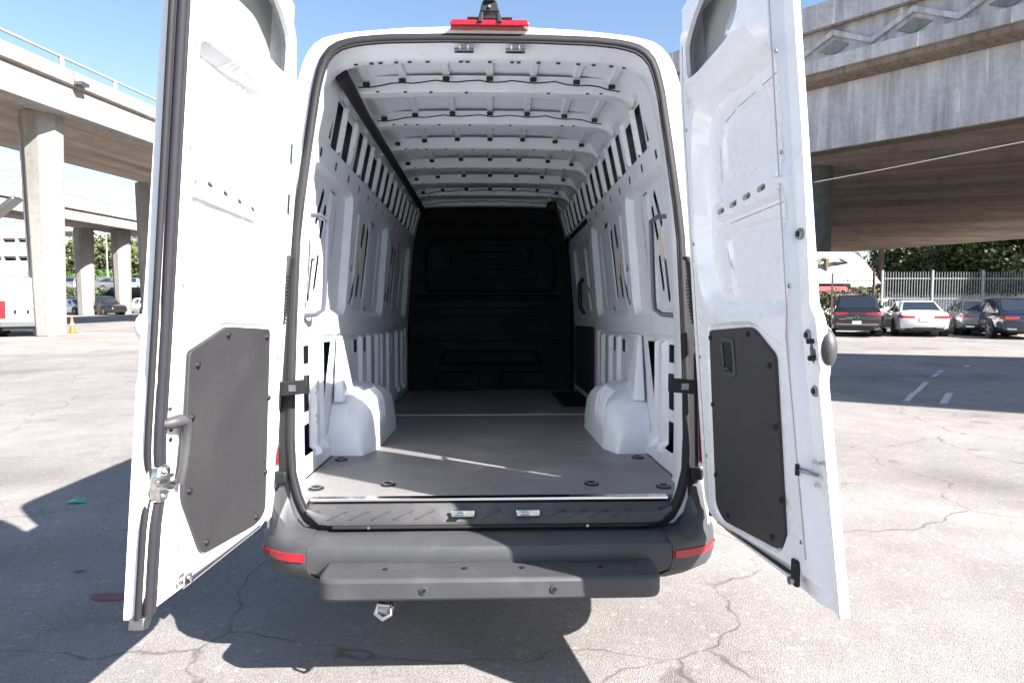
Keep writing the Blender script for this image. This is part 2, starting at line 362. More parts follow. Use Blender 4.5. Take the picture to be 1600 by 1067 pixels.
def ray(px, py):
    cy, sy, cp, sp = math.cos(YAW), math.sin(YAW), math.cos(PIT), math.sin(PIT)
    F = Vector((sy*cp, cy*cp, -sp)); Rr = Vector((cy, -sy, 0)); U = Rr.cross(F)
    return F+Rr*((px-800)/1067)-U*((py-533.5)/1067)
def gp(px, py, z=0):
    d = ray(px, py); return CAM+d*((z-CAM.z)/d.z)
def dp(px, py, D):                 # point D metres in front of the lens
    return CAM+ray(px, py)*D

# ------------------------------------------------------------------ ground
def plane(name, pts, m, z, kind='structure', parent=None):
    return tag(MB().add([(x, y, z) for x, y in pts], [tuple(range(len(pts)))]).build(name, m, parent), kind=kind)
g = plane('ground', [(-900, -60), (900, -60), (900, 1800), (-900, 1800)], 'ground', 0)

# ------------------------------------------------------------------ the open van
VT = R(1.87)
van = empty('cargo_van'); van.rotation_euler = (-VT, 0, 0)
tag(van, 'empty white high-roof cargo van in the foreground with both rear doors swung open', 'van')
def lean(z): return np.maximum(0, .07*(np.asarray(z, float)-.6))
def both(h): return h+[(-x, z) for x, z in reversed(h) if abs(x) > 1e-6]
OPEN_H = [(0, .588), (.40, .588), (.66, .589), (.72, .602), (.765, .638), (.795, .70), (.823, .80), (.832, .95), (.832, 1.18), (.827, 1.45), (.815, 1.80), (.80, 1.95), (.768, 2.20), (.735, 2.44), (.708, 2.55), (.66, 2.612), (.575, 2.637), (.45, 2.65), (.2, 2.657), (0, 2.657)]
OUT_H = [(0, .48), (.93, .48), (.955, .7), (.967, 1.1), (.952, 1.5), (.922, 1.9), (.882, 2.25), (.838, 2.48), (.812, 2.57), (.78, 2.628), (.736, 2.665), (.63, 2.688), (.37, 2.714), (0, 2.73)]
INT_H = [(0, .66), (.87, .66), (.88, .75), (.88, 1.4), (.82, 2.2), (.80, 2.32), (.72, 2.60), (.66, 2.66), (.4, 2.69), (0, 2.70)]
HDR_H = [(0, .66), (.84, .66), (.855, .75), (.855, 1.4), (.81, 2.0), (.775, 2.3), (.73, 2.50), (.68, 2.57), (.58, 2.60), (.4, 2.612), (0, 2.618)]
def star(poly, n=180, cx=0., cz=1.6):
    P = np.array(both(poly)) - (cx, cz); out = []
    for k in range(n):
        t = 2*math.pi*k/n+1e-4; d = np.array([math.sin(t), -math.cos(t)]); best = None
        for i in range(len(P)):
            a = P[i]; e = P[(i+1) % len(P)]-a; den = d[0]*e[1]-d[1]*e[0]
            if abs(den) < 1e-9: continue
            s = (a[0]*e[1]-a[1]*e[0])/den; u = (a[0]*d[1]-a[1]*d[0])/den
            if s > 0 and -1e-6 <= u <= 1+1e-6: best = s if best is None else max(best, s)
        out.append((d[0]*best+cx, d[1]*best+cz))
    return out
so_, si_, sn_, sh_ = star(OUT_H), star(OPEN_H), star(INT_H), star(HDR_H)
def ring(P, y, k=1., ln=True): return [(x*k, float(y+(lean(z) if ln else 0)), 1.6+(z-1.6)*k) for x, z in P]
b = MB()
rings = [ring(si_, -.002), [(xi+(xo-xi)*.55, float(lean(zi))-.004, zi+(zo-zi)*.55) for (xi, zi), (xo, zo) in zip(si_, so_)],
         [(xi+(xo-xi)*.82, float(lean(zi))-.001, zi+(zo-zi)*.82) for (xi, zi), (xo, zo) in zip(si_, so_)],
         ring(so_, .012, .992), ring(so_, .05)] + [ring(so_, y, 1.004 if y < 5 else 1, False) for y in (.35, 1., 2.5, 4., 5.)]
for y, zt, wx in ((5.6, 2.66, .98), (6.0, 2.2, .95), (6.5, 1.55, .95), (7.0, 1.3, .93), (7.2, .95, .85)):
    rings.append([(x*wx, y, .48+(z-.48)*(zt-.48)/2.25) for x, z in so_])
b.loft(rings, caps=False); n = len(so_)
b.add(rings[-1], [tuple(range(n))])
body = b.build('body_shell', 'white', van, ang=40)
tag(body, 'white painted body with rounded roof corners around the rear opening')
# return flange inside the seal, header panel
b = MB(); b.loft([ring(si_, .0), ring([(x*.992, 1.6+(z-1.6)*.995) for x, z in si_], .03), ring(sh_, .235, 1, False), ring(sh_, .30, 1, False), ring(sn_, .345, 1, False)], caps=False)
b.build('opening_frame', 'inner', van, ang=50)
# floor
b = MB().box((0, 2.27, .685), (1.74, 4.46, .03)); fl = b.build('load_floor', 'floor', van)
tag(fl, 'dark ribbed floor board with fitted joints')
MB().box((0, 2.53, .7015), (1.70, .012, .003)).build('floor_joint', 'inner', fl)
MB().box((0, .015, .699), (1.50, .045, .012)).build('sill_strip', 'chrome', van, .002)
tag(bpy.data.objects['sill_strip'], 'bright metal strip along the edge of the floor')
def XW(z): return np.interp(z, [0, 1.4, 2.2, 2.32, 2.60, 2.66], [.88, .88, .82, .80, .72, .68])
# side walls --------------------------------------------------------
def slot(a, b_, wd=.02):
    a = np.array(a); c = np.array(b_); d = (c-a)/np.linalg.norm(c-a); q = np.array([-d[1], d[0]])*wd/2
    return rp([tuple(a-q), tuple(c-q), tuple(c+q), tuple(a+q)], wd*.45, 2)
def pslot(path, wd):
    P = np.array(path, float); T = np.gradient(P, axis=0); T /= np.linalg.norm(T, axis=1)[:, None]; q = np.stack([-T[:, 1], T[:, 0]], 1)*wd/2
    return [tuple(x) for x in P-q]+[tuple(x) for x in (P+q)[::-1]]
def side(sx):
    holes = []; rel = []
    for k in range(12):
        y = .49+.315*k; holes.append(rect(y-.019, y+.019, 2.235, 2.278, .006))
    bays = [(.37, 1.29), (1.41, 2.69), (2.82, 4.20)]
    for i, (a, c) in enumerate(bays):
        rel.append((rp([(a, 1.475), (c, 1.475), (c+.03, 2.205), (a+.03, 2.205)], [.09, .09, .1, .1] and .09), .042, .035))
    # first bay
    S1 = [((.455, 2.06), (.39, 1.87)), ((.775, 2.13), (.645, 1.93)), ((.835, 2.06), (.745, 1.87)), ((.745, 1.79), (.695, 1.60)), ((.63, 1.76), (.595, 1.54)), ((.35+.06, 1.79), (.40, 1.60))]
    holes += [slot(a, c, .045) for a, c in S1]
    holes += [pslot([(.95, 1.54), (.985, 1.64), (1.03, 1.86), (1.058, 2.05), (1.062, 2.09), (1.048, 2.125), (1.015, 2.145), (.93, 2.152)], .016)]
    rel.append((rp([(.80, 1.53), (.96, 1.53), (1.055, 2.15), (.90, 2.15)], .05), -.007, .014))
    rel.append((rp([(.47, 1.53), (.56, 1.53), (.62, 2.15), (.50, 2.15)], .03), -.006, .012))
    for o in (0, 1.40):
        S2 = [((1.45, 1.93), (1.38, 1.75)), ((1.54, 1.79), (1.49, 1.61)), ((1.60, 2.07), (1.52, 1.86)), ((1.93, 2.12), (1.86, 1.94)), ((1.89, 1.92), (1.81, 1.75)), ((1.86, 1.80), (1.79, 1.60)), ((1.47, 2.12), (1.44, 1.98)), ((1.42, 1.68), (1.38, 1.54))]
        holes += [slot((a[0]+o, a[1]), (c[0]+o, c[1]), .07) for a, c in S2]
        holes += [pslot([(2.10+o, 1.525), (2.16+o, 1.54), (2.185+o, 1.60), (2.27+o, 1.90), (2.325+o, 2.08), (2.325+o, 2.12), (2.30+o, 2.142), (2.16+o, 2.15)], .04), pslot([(1.60+o, 1.545), (1.62+o, 1.58), (1.70+o, 1.84), (1.715+o, 1.90)], .02), slot((2.06+o, 2.10), (1.97+o, 1.60), .045)]
        rel.append((rp([(1.98+o, 1.53), (2.17+o, 1.53), (2.35+o, 2.15), (2.08+o, 2.15)], .05), -.008, .016))
        rel.append((rp([(1.62+o, 1.53), (1.72+o, 1.53), (1.84+o, 2.15), (1.68+o, 2.15)], .03), -.009, .014))
        rel.append((rp([(2.42+o, 1.55), (2.50+o, 1.55), (2.62+o, 2.13), (2.50+o, 2.13)], .03), -.007, .012))
    # upper band
    rel.append((rect(.56, 4.3, 2.315, 2.585, .05), .02, .02))
    y = .62; k = 0
    pat = [(.05, .03), (.12, .045), (.035, .05), (.14, .07), (.05, .05), (.11, .06)]
    while y < 4.15:
        wd, gp_ = pat[k % len(pat)]; top = 2.545 if k % 3 else 2.52; lo = 2.335 if k % 2 else 2.36
        if k % 4 == 2: holes.append(rp([(y, 2.40), (y+wd, 2.40), (y+wd-.05, 2.55), (y-.05, 2.55)], .01)); holes.append(rect(y+.0, y+wd, 2.335, 2.375, .006))
        else: holes.append(rp([(y, lo), (y+wd, lo), (y+wd-.07, top), (y-.07, top)], .012, 3))
        if wd > .1: rel.append((rp([(y+wd+.006, 2.33), (y+wd+gp_-.004, 2.33), (y+wd+gp_-.074, 2.56), (y+wd-.064, 2.56)], .008), -.022, .012))
        y += wd+gp_; k += 1
    # belt and lower bays
    rel.append((rect(.36, 4.3, .80, 1.375, .03), .022, .02))
    low = [rect(.40, .57, 1.235, 1.325, .012), rp([(.41, .80), (.57, .80), (.57, .94), (.41, .94)], .02),
           rect(.712, .732, .83, 1.15, .004), rect(.712, .732, 1.17, 1.335, .004),
           rp([(.80, .93), (.83, .93), (1.04, 1.33), (.79, 1.33)], .015), rp([(1.125, 1.12), (1.19, 1.08), (1.225, 1.24), (1.20, 1.25)], .008),
           rp([(1.075, 1.12), (1.095, 1.12), (1.115, 1.18), (1.10, 1.2)], .004),
           rect(1.54, 1.80, 1.235, 1.32, .012), rect(1.95, 2.12, 1.225, 1.325, .012), rect(2.30, 2.46, .84, 1.33, .012), rect(2.625, 2.70, .84, 1.33, .012), rect(1.935, 1.99, .95, 1.20, .01), rect(.44, .57, 1.00, 1.17, .02),
           rect(2.84, 3.02, 1.16, 1.325, .012), rect(2.86, 2.98, .83, 1.0, .012), rect(3.27, 3.55, 1.13, 1.325, .012), rect(3.3, 3.5, .86, 1.05, .012), rect(3.82, 3.96, .84, 1.325, .012)]
    holes += low
    for a, c in ((1.26, 1.50), (1.84, 1.92), (2.16, 2.27), (2.50, 2.60), (2.72, 2.80), (3.08, 3.2), (3.62, 3.75), (.60, .69), (.745, .78), (4.02, 4.15)):
        rel.append((rect(a, c, .76, 1.345, .015), -.026, .016))
    hd = [(k_, .36) for k_ in ()]
    out = [(.34, .70), (4.45, .70), (4.45, 2.655), (.34, 2.655)]
    if sx > 0: out = [(.34, .70), (2.80, .70), (2.80, 2.20), (2.86, 2.30), (4.45, 2.30), (4.45, 2.655), (.34, 2.655)]
    if sx > 0:
        P = lambda h: (max(p[0] for p in h) > 2.78 and min(p[1] for p in h) < 2.31)
        holes = [h for h in holes if not P(h)]; rel = [r_ for r_ in rel if not (min(p[0] for p in r_[0]) > 2.5 and min(p[1] for p in r_[0]) < 2.2)]
        rel = [(([(min(x, 2.74), z) for x, z in q]) if (max(p[0] for p in q) > 2.8 and min(p[1] for p in q) < 1.0) else q, dd, ww) for q, dd, ww in rel]
    fm = lambda u, v, d: np.stack([sx*(XW(v)+d), u, v], -1)
    s_ = sheet(out, holes, rel, .036, fm, 'side_wall', 'inner', van, rim=.0015)
    tag(s_, 'white pressed %s wall panel with slots and ribs' % ('left' if sx < 0 else 'right'))
    # added dark sheet standing in for the shade inside the slots
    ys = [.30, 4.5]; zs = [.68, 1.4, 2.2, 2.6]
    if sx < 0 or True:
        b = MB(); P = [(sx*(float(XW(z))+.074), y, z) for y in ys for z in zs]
        b.add(P, [(i, i+1, i+5, i+4) for i in range(3)]); b.build('slot_shade_sheet', 'slot_shade', van)
    # horizontal rails of the skin
    for y0 in (1.2, 1.66, 2.0, 2.4, 3.0, 3.5) if sx < 0 else (1.2, 1.66, 2.0, 2.4):
        MB().bar((sx*.925, y0+.05, .80), (sx*.925, y0+.05, 1.34), .05, .03, (1, 0, 0)).build('inner_stiffener', 'inner', van, .004)
    # beige foam pads seen through the slots
    for y0, z0 in ((.665, 1.84), (1.415, 1.84), (1.845, 1.84), (2.815, 1.84)) if sx < 0 else ((.665, 1.84), (1.415, 1.84), (1.845, 1.84)):
        if y0 > 2.7: y0 = 3.25
        a = (sx*(float(XW(z0))+.036), y0+.02, z0+.085); c = (sx*(float(XW(z0-.1))+.036), y0-.015, z0-.085)
        MB().bar(a, c, .035, .008, (sx, 0, 0)).build('foam_pad', 'amber', van, .003)
side(-1); side(1)
# right sliding door seen from inside: frame, black lower panel, black handle
def fmR(dx): return lambda u, v, d: np.stack([(XW(v)+dx+d), u, v], -1)
rel = [(rp([(2.98, 1.49), (3.95, 1.49), (4.12, 2.16), (3.02, 2.16)], .09), .03, .03), (rp([(3.3, 1.53), (3.55, 1.53), (3.72, 2.11), (3.42, 2.11)], .05), -.014, .015)]
hl = [slot((3.24, 1.56), (3.62, 2.12), .02), slot((3.12, 1.6), (3.25, 2.1), .02), slot((3.75, 1.6), (3.9, 2.05), .02)]
sd = sheet(rect(2.83, 4.42, .72, 2.27, .04), hl, rel, .045, fmR(.02), 'sliding_door', 'inner', van, rim=.0015)
tag(sd, 'inner side of the sliding door with black lower panel')
MB().prism(rect(3.00, 4.25, .78, 1.39, .05), lambda y, z: (.893, y, z), lambda y, z: (.884, y, z)).build('lower_panel', 'liner', sd, .002)
MB().tube([(.86, 3.5, 1.83), (.83, 3.48, 1.78), (.825, 3.42, 1.66), (.83, 3.4, 1.56), (.86, 3.4, 1.50)], .02, 8).build('pull_handle', 'rubber', sd)
MB().box((.80, 3.62, .7005), (.34, 1.25, .006)).build('step_well', 'black', van)
tag(bpy.data.objects['step_well'], 'black step well beside the sliding door')
# ceiling, bows, beads -----------------------------------------------
def zc(x): return 2.70-.05*(abs(x)/.7)**3
xs = [-.70+.07*i for i in range(21)]
b = MB(); b.loft([[(x, y, zc(x)) for x in xs] for y in (.30, 4.48)], closed=False, caps=False); b.build('roof_lining', 'inner', van, fix=False)
bows = [.72, 1.30, 1.88, 2.46, 3.04, 3.62, 4.20]
xb = [-.74, -.70, -.64, -.5, -.3, -.1, .1, .3, .5, .64, .70, .74]
zb = [2.55, 2.585, 2.597, 2.605, 2.61, 2.612, 2.612, 2.61, 2.605, 2.597, 2.585, 2.55]
for i, y in enumerate(bows):
    sec = [(-.075, .07), (-.055, .065), (-.045, .006), (-.036, 0), (.036, 0), (.045, .006), (.055, .065), (.075, .07)]
    b = MB(); b.loft([[(x, y+dy, z+dz) for dy, dz in sec] for x, z in zip(xb, zb)], closed=True, caps=True)
    bw = b.build('roof_bow', 'inner', van, ang=30)
    b = MB()
    for x in (-.57, -.5, -.43, -.3, -.12, .12, .3, .43, .5, .57):
        if rng.random() < .8: b.box((x, y-.043, 2.606+.0), (.016, .006, .006))
    tag(b.build('fixing_holes', 'dkopen', bw), kind='stuff')
ye = [.34]+bows
for i in range(len(bows)):
    y0, y1 = ye[i]+.07, bows[i]-.07
    for x in (-.62, -.44, -.22, 0, .22, .44, .62):
        z = zc(x)-.008; wd = .024
        m_ = MB(); m_.loft([[(x-wd, y, z+.01), (x-wd*.6, y, z-.008), (x+wd*.6, y, z-.008), (x+wd, y, z+.01)] for y in (y0, y1)], closed=True)
        m_.build('roof_bead', 'inner', van)
        if i < 6:
            MB().box((x, bows[i]-.078, zc(x)-.035), (.034, .016, .022)).build('bead_plug', 'rubber', van, .004)
b = MB()
for i in (0, 1, 5, 6):
    y = bows[i]-.088; pts = []
    for k in range(25):
        x = -.66+1.32*k/24; pts.append((x, y+.006*math.sin(k*1.7), zc(x)-.045-.010*abs(math.sin(k*math.pi/3.6))))
    MB().tube(pts, .0035, 5).build('wiring_cable', 'rubber', van)
dt = MB().tube([(-.688, .37, 2.585), (-.692, 1.0, 2.575), (-.69, 2.2, 2.575), (-.69, 4.45, 2.575)], [.034, .027, .027, .027], 12).build('cable_duct', 'rubber', van)
tag(dt, 'black cable duct running along the left roof edge')
MB().box((.62, 4.05, 2.58), (.10, .10, .10)).build('fan_motor', 'black', van, .02)
# roof latches in the header
for x in (-.112, .112):
    l_ = MB().box((x, .17, 2.622), (.085, .03, .014)).build('door_catch', 'steel', van, .003)
    MB().tube([(x-.018, .155, 2.622), (x-.016, .148, 2.648), (x+.016, .148, 2.648), (x+.018, .155, 2.622)], .005, 6).build('catch_loop', 'chrome', l_)
for x in (-.52, -.4, -.3, -.16, -.13, 0, .13, .16, .31, .42, .53, .6, -.6):
    pass
b = MB()
for x in (-.6, -.53, -.49, -.42, -.36, -.28, -.13, -.10, .0, .10, .13, .22, .31, .40, .47, .55, .61): b.box((x, .268, 2.6085-.02*(abs(x)/.62)**3), (.018, .008, .006))
tag(b.build('header_holes', 'dkopen', van), kind='stuff')
# wheel housings -------------------------------------------------------
def wheelhouse(sx):
    rings = []
    N = 40; y0, y1, H = .93, 2.05, .335
    for i in range(N+1):
        t = -math.cos(math.pi*i/N); y = (y0+y1)/2+(y1-y0)/2*t
        h = H*(max(0, 1-abs(t)**3.0))**(1/2.2); 
        xi = .655+.0*t; xi += .07*max(0, abs(t)-.72)/.28 * (1 if t > 0 else .75)
        r_ = min(.11, h*.6+.001)
        pr = [(xi, .70), (xi+.002, .70+max(0, h-r_)*.5), (xi+.012, .70+max(0, h-r_))]
        for k in range(1, 6):
            a = math.pi/2*k/5; pr.append((xi+.012+r_*(1-math.cos(a)), .70+h-r_+r_*math.sin(a)))
        pr += [(.80, .70+h+.012*(h > .1)), (.90, .70+h+.02*(h > .1))]
        rings.append([(sx*x, y, z) for x, z in pr])
    b = MB(); b.loft(rings, closed=False, caps=False)
    # pressed flutes on the inner shoulder
    wh = b.build('wheel_housing', 'inner', van, ang=45)
    for k in range(5):
        y = 1.14+.07*k
        MB().tube([(sx*.668, y, .74), (sx*.666, y, .90), (sx*.682, y, .985), (sx*.73, y, 1.035)], .010, 6).build('pressed_rib', 'inner', wh)
    # diagonal brace up the wall
    MB().hexa([(sx*.825, 1.05, .98), (sx*.825, 1.32, 1.0), (sx*.89, 1.34, .98), (sx*.89, 1.03, .98), (sx*.868, 1.14, 1.36), (sx*.868, 1.19, 1.36), (sx*.89, 1.20, 1.36), (sx*.89, 1.13, 1.36)]).build('wheel_brace', 'inner', wh, .02)
wheelhouse(-1); wheelhouse(1)
# tie-down rings ---------------------------------------------------------
for x, y in ((-.80, .82), (-.775, .19), (-.465, .25), (.461, .235), (.80, .82), (.775, .17)):
    o = MB().tube([(x, y, .698), (x, y, .7035)], .034, 16, rx=[.042, .042]).build('tie_down_plate', 'black', van)
    pts = [(x+.022*math.cos(t), y+.016*math.sin(t), .709+.004*math.sin(t)) for t in np.linspace(0, 2*math.pi, 13)[:-1]]
    MB().tube(pts, .0035, 6, closed=True).build('tie_down_ring', 'steel', o)
# bulkhead ---------------------------------------------------------------
ol = both([(0, .70), (.86, .70), (.86, 1.75), (.82, 2.3), (.78, 2.42), (.70, 2.56), (.66, 2.69), (0, 2.695)])
rel = [(rp([(-.70, 1.74), (.70, 1.74), (.70, 2.20), (.58, 2.33), (-.58, 2.33), (-.70, 2.20)], .06), .05, .03), (rect(-.52, .52, 1.87, 2.0, .02), .03, .02), (rect(-.34, .34, 2.08, 2.18, .02), -.03, .02),
       (rect(-.44, .44, 2.03, 2.25, .03), -.02, .02), (rect(-.80, .80, 1.66, 1.72, .01), .05, .02), (rect(-.78, .78, 1.565, 1.58, .004), .012, .006), (rect(-.78, .78, 1.49, 1.505, .004), .012, .006), (rect(-.80, .80, 1.22, 1.235, .004), .012, .006),
       (rp([(-.56, .97), (.56, .97), (.50, 1.13), (-.50, 1.13)], .02), .05, .03), (rect(-.58, -.11, .74, .90, .02), -.05, .015), (rect(.11, .60, .74, .90, .02), -.05, .015), (rect(-.70, .70, 2.42, 2.48, .01), .02, .02),
       (rect(-.50, -.34, .80, .84, .01), .012, .01), (rect(.2, .36, .80, .84, .01), .012, .01), (rect(-.72, .72, 1.28, 1.47, .02), .008, .02)]
bk = sheet(ol, [], rel, .03, lambda u, v, d: np.stack([u, 4.45+d, v], -1), 'bulkhead', 'bulk', van)
tag(bk, 'black moulded bulkhead across the front of the load space')
# grab rails
for sx in (-1, 1):
    MB().tube([(sx*.845, .35, 1.935), (sx*.80, .40, 1.94), (sx*.78, .455, 1.925), (sx*.785, .465, 1.88), (sx*.80, .475, 1.55), (sx*.805, .47, 1.50), (sx*.83, .43, 1.475), (sx*.872, .36, 1.47)], .0115, 10).build('grab_rail', 'violet', van)
    tag(bpy.data.objects['grab_rail' if sx < 0 else 'grab_rail.001'], 'dark grab rail on the %s wall near the opening' % ('left' if sx < 0 else 'right'))
# seals -------------------------------------------------------------------
lp = [(x, float(lean(z))-.012, z) for x, z in smooth_loop(resample(rp(both(OPEN_H), .0), .05), 1)]
op = [Vector((x, float(lean(z))-.014, z)) for x, z in si_]
MB().tube(op, .017, 8, closed=True).build('door_seal', 'rubber', van, ang=60)
op2 = [Vector((x*.985, float(lean(z))-.020, 1.6+(z-1.6)*.985)) for x, z in si_]
MB().tube([Vector((x*1.018, float(lean(z))-.012, 1.6+(z-1.6)*1.013)) for x, z in si_], .009, 6, closed=True).build('outer_seal_lip', 'seal', van, ang=60)
MB().tube(op2, .007, 6, closed=True).build('inner_seal_lip', 'seal', van, ang=60)
# entry step cover, strikers -------------------------------------------------
b = MB(); secs = []
for x in np.linspace(-.755, .755, 31):
    e = max(0, abs(x)-.68)/.075; zt = .690; zl = .606+.05*e*e
    dip = .018*(1 if abs(abs(x)-.14) < .06 else 0)
    secs.append([(x, .02, zt-.004), (x, -.006, zt-.008), (x, -.022+dip*.3, zt-.03), (x, -.038+dip, (zt+zl)/2), (x, -.05, zl+.012), (x, -.05, zl), (x, .05, zl)])
b.loft(secs); sc = b.build('entry_step_cover', 'plastic', van, ang=30)
tag(sc, 'ribbed dark plastic cover under the floor edge')
for k in range(14):
    x = -.62+.09*k
    if abs(abs(x)-.14) < .09: continue
    MB().bar((x-.05, -.046, .628), (x+.03, -.029, .664), .008, .006).build('tread_rib', 'plastic', sc, .002)
for x in (-.115, .155):
    s_ = MB().box((x, -.046, .65), (.10, .016, .028)).build('striker_plate', 'metal', van, .005)
    MB().tube([(x-.03, -.05, .652), (x-.028, -.075, .655), (x+.002, -.075, .655), (x+.004, -.05, .652)], .006, 8).build('striker_pin', 'chrome', s_)
MB().box((0, -.052, .598), (1.30, .02, .012)).build('lower_seal_lip', 'rubber', van, .004)
for x in (-.50, .40): MB().cyl((x, -.066, .600), (x, -.058, .600), .006, 8).build('clip', 'metal', van)
# bumper ---------------------------------------------------------------------
def prof(pts): return pts
sec = [(.02, .583), (-.025, .580), (-.165, .574), (-.195, .562), (-.205, .545), (-.207, .500), (-.195, .455), (-.12, .40), (.02, .40)]
b = MB(); b.loft([[(x, y*(1-.10*(x/.72)**2 if y < -.1 else 1), z) for y, z in sec] for x in np.linspace(-.72, .72, 25)]); bc = b.build('rear_bumper', 'bump', van, ang=28)
tag(bc, 'dark grey plastic centre bumper, left part in sun')
def corner(sx):
    path = [(.724, -.186, .585, 0, .72), (.78, -.178, .592, 0, .775), (.84, -.152, .64, .0, .818), (.895, -.105, .72, .0, .842), (.94, -.03, .79, .0, .868), (.972, .08, .83, .05, .90), (.990, .26, .83, .26, .93), (.992, .60, .83, .60, .94)]
    rings = []
    for X, Y, zt, yi, xi in path:
        yi = max(yi, -.004)
        rings.append([(sx*xi, yi, .42), (sx*(X-.06), Y+.04, .415), (sx*(X-.012), Y+.008, .45), (sx*X, Y, .50), (sx*(X-.002), Y+.002, .555), (sx*(X-.022), Y+.016, .585), (sx*((X*.45+xi*.55)), Y*.42+yi*.58, .585+(zt-.585)*.45), (sx*xi, yi-.006, zt)])
    b = MB(); b.loft(rings); c = b.build('bumper_corner', 'bump', van, ang=38)
    tag(c, 'grey %s bumper corner with red reflector' % ('left' if sx < 0 else 'right'))
    # reflector
    rg = []
    for k, (X, Y, *_) in enumerate([(.730, -.1855), (.78, -.178), (.84, -.152), (.895, -.105), (.94, -.03)]):
        h = (.016, .017, .016, .012, .004)[k]; zc_ = .518+.002*k
        rg.append([(sx*(X-.01), Y+.01, zc_-h), (sx*(X+.004), Y-.004, zc_-h*.9), (sx*(X+.004), Y-.004, zc_+h*.9), (sx*(X-.01), Y+.01, zc_+h)])
    b = MB(); b.loft(rg); b.build('reflector', 'red', c)
corner(-1); corner(1)
# step below the bumper
st = MB().prism(rect(-.64, .64, -.372, -.10, .075), lambda x, y: (x, y, .418), lambda x, y: (x, y, .502)).build('rear_step', 'bump', van, .014)
tag(st, 'grey plastic step below the bumper, partly in shade')
for k in range(4): MB().box((0, -.255+.028*k, .5025), (1.14, .004, .0022)).build('tread_line', 'plastic', st)
for x in (-.40, -.10, .12, .42): MB().cyl((x, -.27, .501), (x, -.27, .5065), .010, 10).build('bolt', 'black', st)
for x in (-.245, .235):
    q = MB().cyl((x, -.378, .462), (x, -.366, .462), .0145, 20).build('parking_sensor', 'plastic', st); MB().cyl((x, -.381, .462), (x, -.377, .462), .008, 16).build('sensor_face', 'black', q)
# tow eye under the step
t_ = MB().box((-.395, -.30, .372), (.065, .05, .045), Matrix.Rotation(R(18), 3, 'Y')).build('tow_eye', 'steel', van, .012)
MB().tube([(-.43, -.33, .36), (-.40, -.345, .345), (-.37, -.34, .36), (-.375, -.32, .385), (-.42, -.32, .39)], .008, 8, closed=True).build('eye_loop', 'metal', t_)
MB().box((-.395, -.25, .40), (.03, .10, .03)).build('eye_bracket', 'steel', t_, .004)
# tail lamps, pillar trims
for sx in (-1, 1):
    t_ = MB().hexa([(sx*.888, -.022, .84), (sx*.975, .02, .84), (sx*.975, .16, .84), (sx*.888, .16, .84), (sx*.886, .012, 1.33), (sx*.970, .04, 1.33), (sx*.970, .16, 1.33), (sx*.886, .16, 1.33)]).build('tail_light', 'red', van, .012)
    MB().hexa([(sx*.838, -.010, .70), (sx*.884, -.004, .70), (sx*.884, .03, .70), (sx*.838, .03, .70), (sx*.836, .050, 1.62), (sx*.878, .058, 1.62), (sx*.878, .09, 1.62), (sx*.836, .09, 1.62)]).build('pillar_trim', 'black', van, .004)
    MB().box((sx*.868, -.02, 1.385), (.026, .03, .10)).build('door_buffer', 'black', van, .005)
    MB().box((sx*.868, -.015, .80), (.05, .03, .05)).build('lower_buffer', 'black', van, .006)
# high brake lamp and camera housing
bl = MB().prism(rp([(-.172, 2.696), (.172, 2.696), (.160, 2.720), (-.160, 2.720)], .01), lambda x, z: (x, .085, z), lambda x, z: (x, .16, z)).build('brake_light', 'red', van, .004)
tag(bl, 'red high-level brake lamp on the roof edge')
MB().box((0, .12, 2.727), (.19, .07, .006)).build('lamp_base', 'black', bl)
ch = MB()
for sx in (-1, 1): ch.hexa([(sx*.054, .075, 2.705), (sx*.030, .075, 2.705), (sx*.030, .15, 2.725), (sx*.054, .15, 2.725), (sx*.042, .09, 2.755), (sx*.026, .09, 2.755), (sx*.026, .15, 2.765), (sx*.042, .15, 2.765)])
ch.loft([[( -.042, y, 2.755), (.042, y, 2.755), (.034, y+.004, 2.79), (.022, y+.008, 2.803), (-.022, y+.008, 2.803), (-.034, y+.004, 2.79)] for y in (.088, .15)])
cc = ch.build('camera_housing', 'black', van, .004); tag(cc, 'black reversing camera housing above the brake lamp')
rg = []
for k in range(9):
    a = math.pi/2*k/8; rg.append([(.033*math.cos(a)*math.cos(t)*1.0, .125+.05*math.cos(a)*math.sin(t), 2.80+.035*math.sin(a)) for t in np.linspace(0, 2*math.pi, 17)[:-1]])
MB().loft(rg).build('camera_hood', 'violet', cc)
MB().cyl((0, .082, 2.774), (0, .09, 2.774), .0065, 12).build('screw', 'metal', cc)
# wheels (hidden behind the bumper, they carry the van)
for sx in (-1, 1):
    for y, lift in ((1.49, .05), (5.95, .19)):
        wv = MB().cyl((sx*.70, y, .36+lift), (sx*.93, y, .36+lift), .355, 28).build('wheel', 'tyre', van, .03)
        MB().cyl((sx*.925, y, .36+lift), (sx*.938, y, .36+lift), .21, 20).build('rim', 'rim', wv)
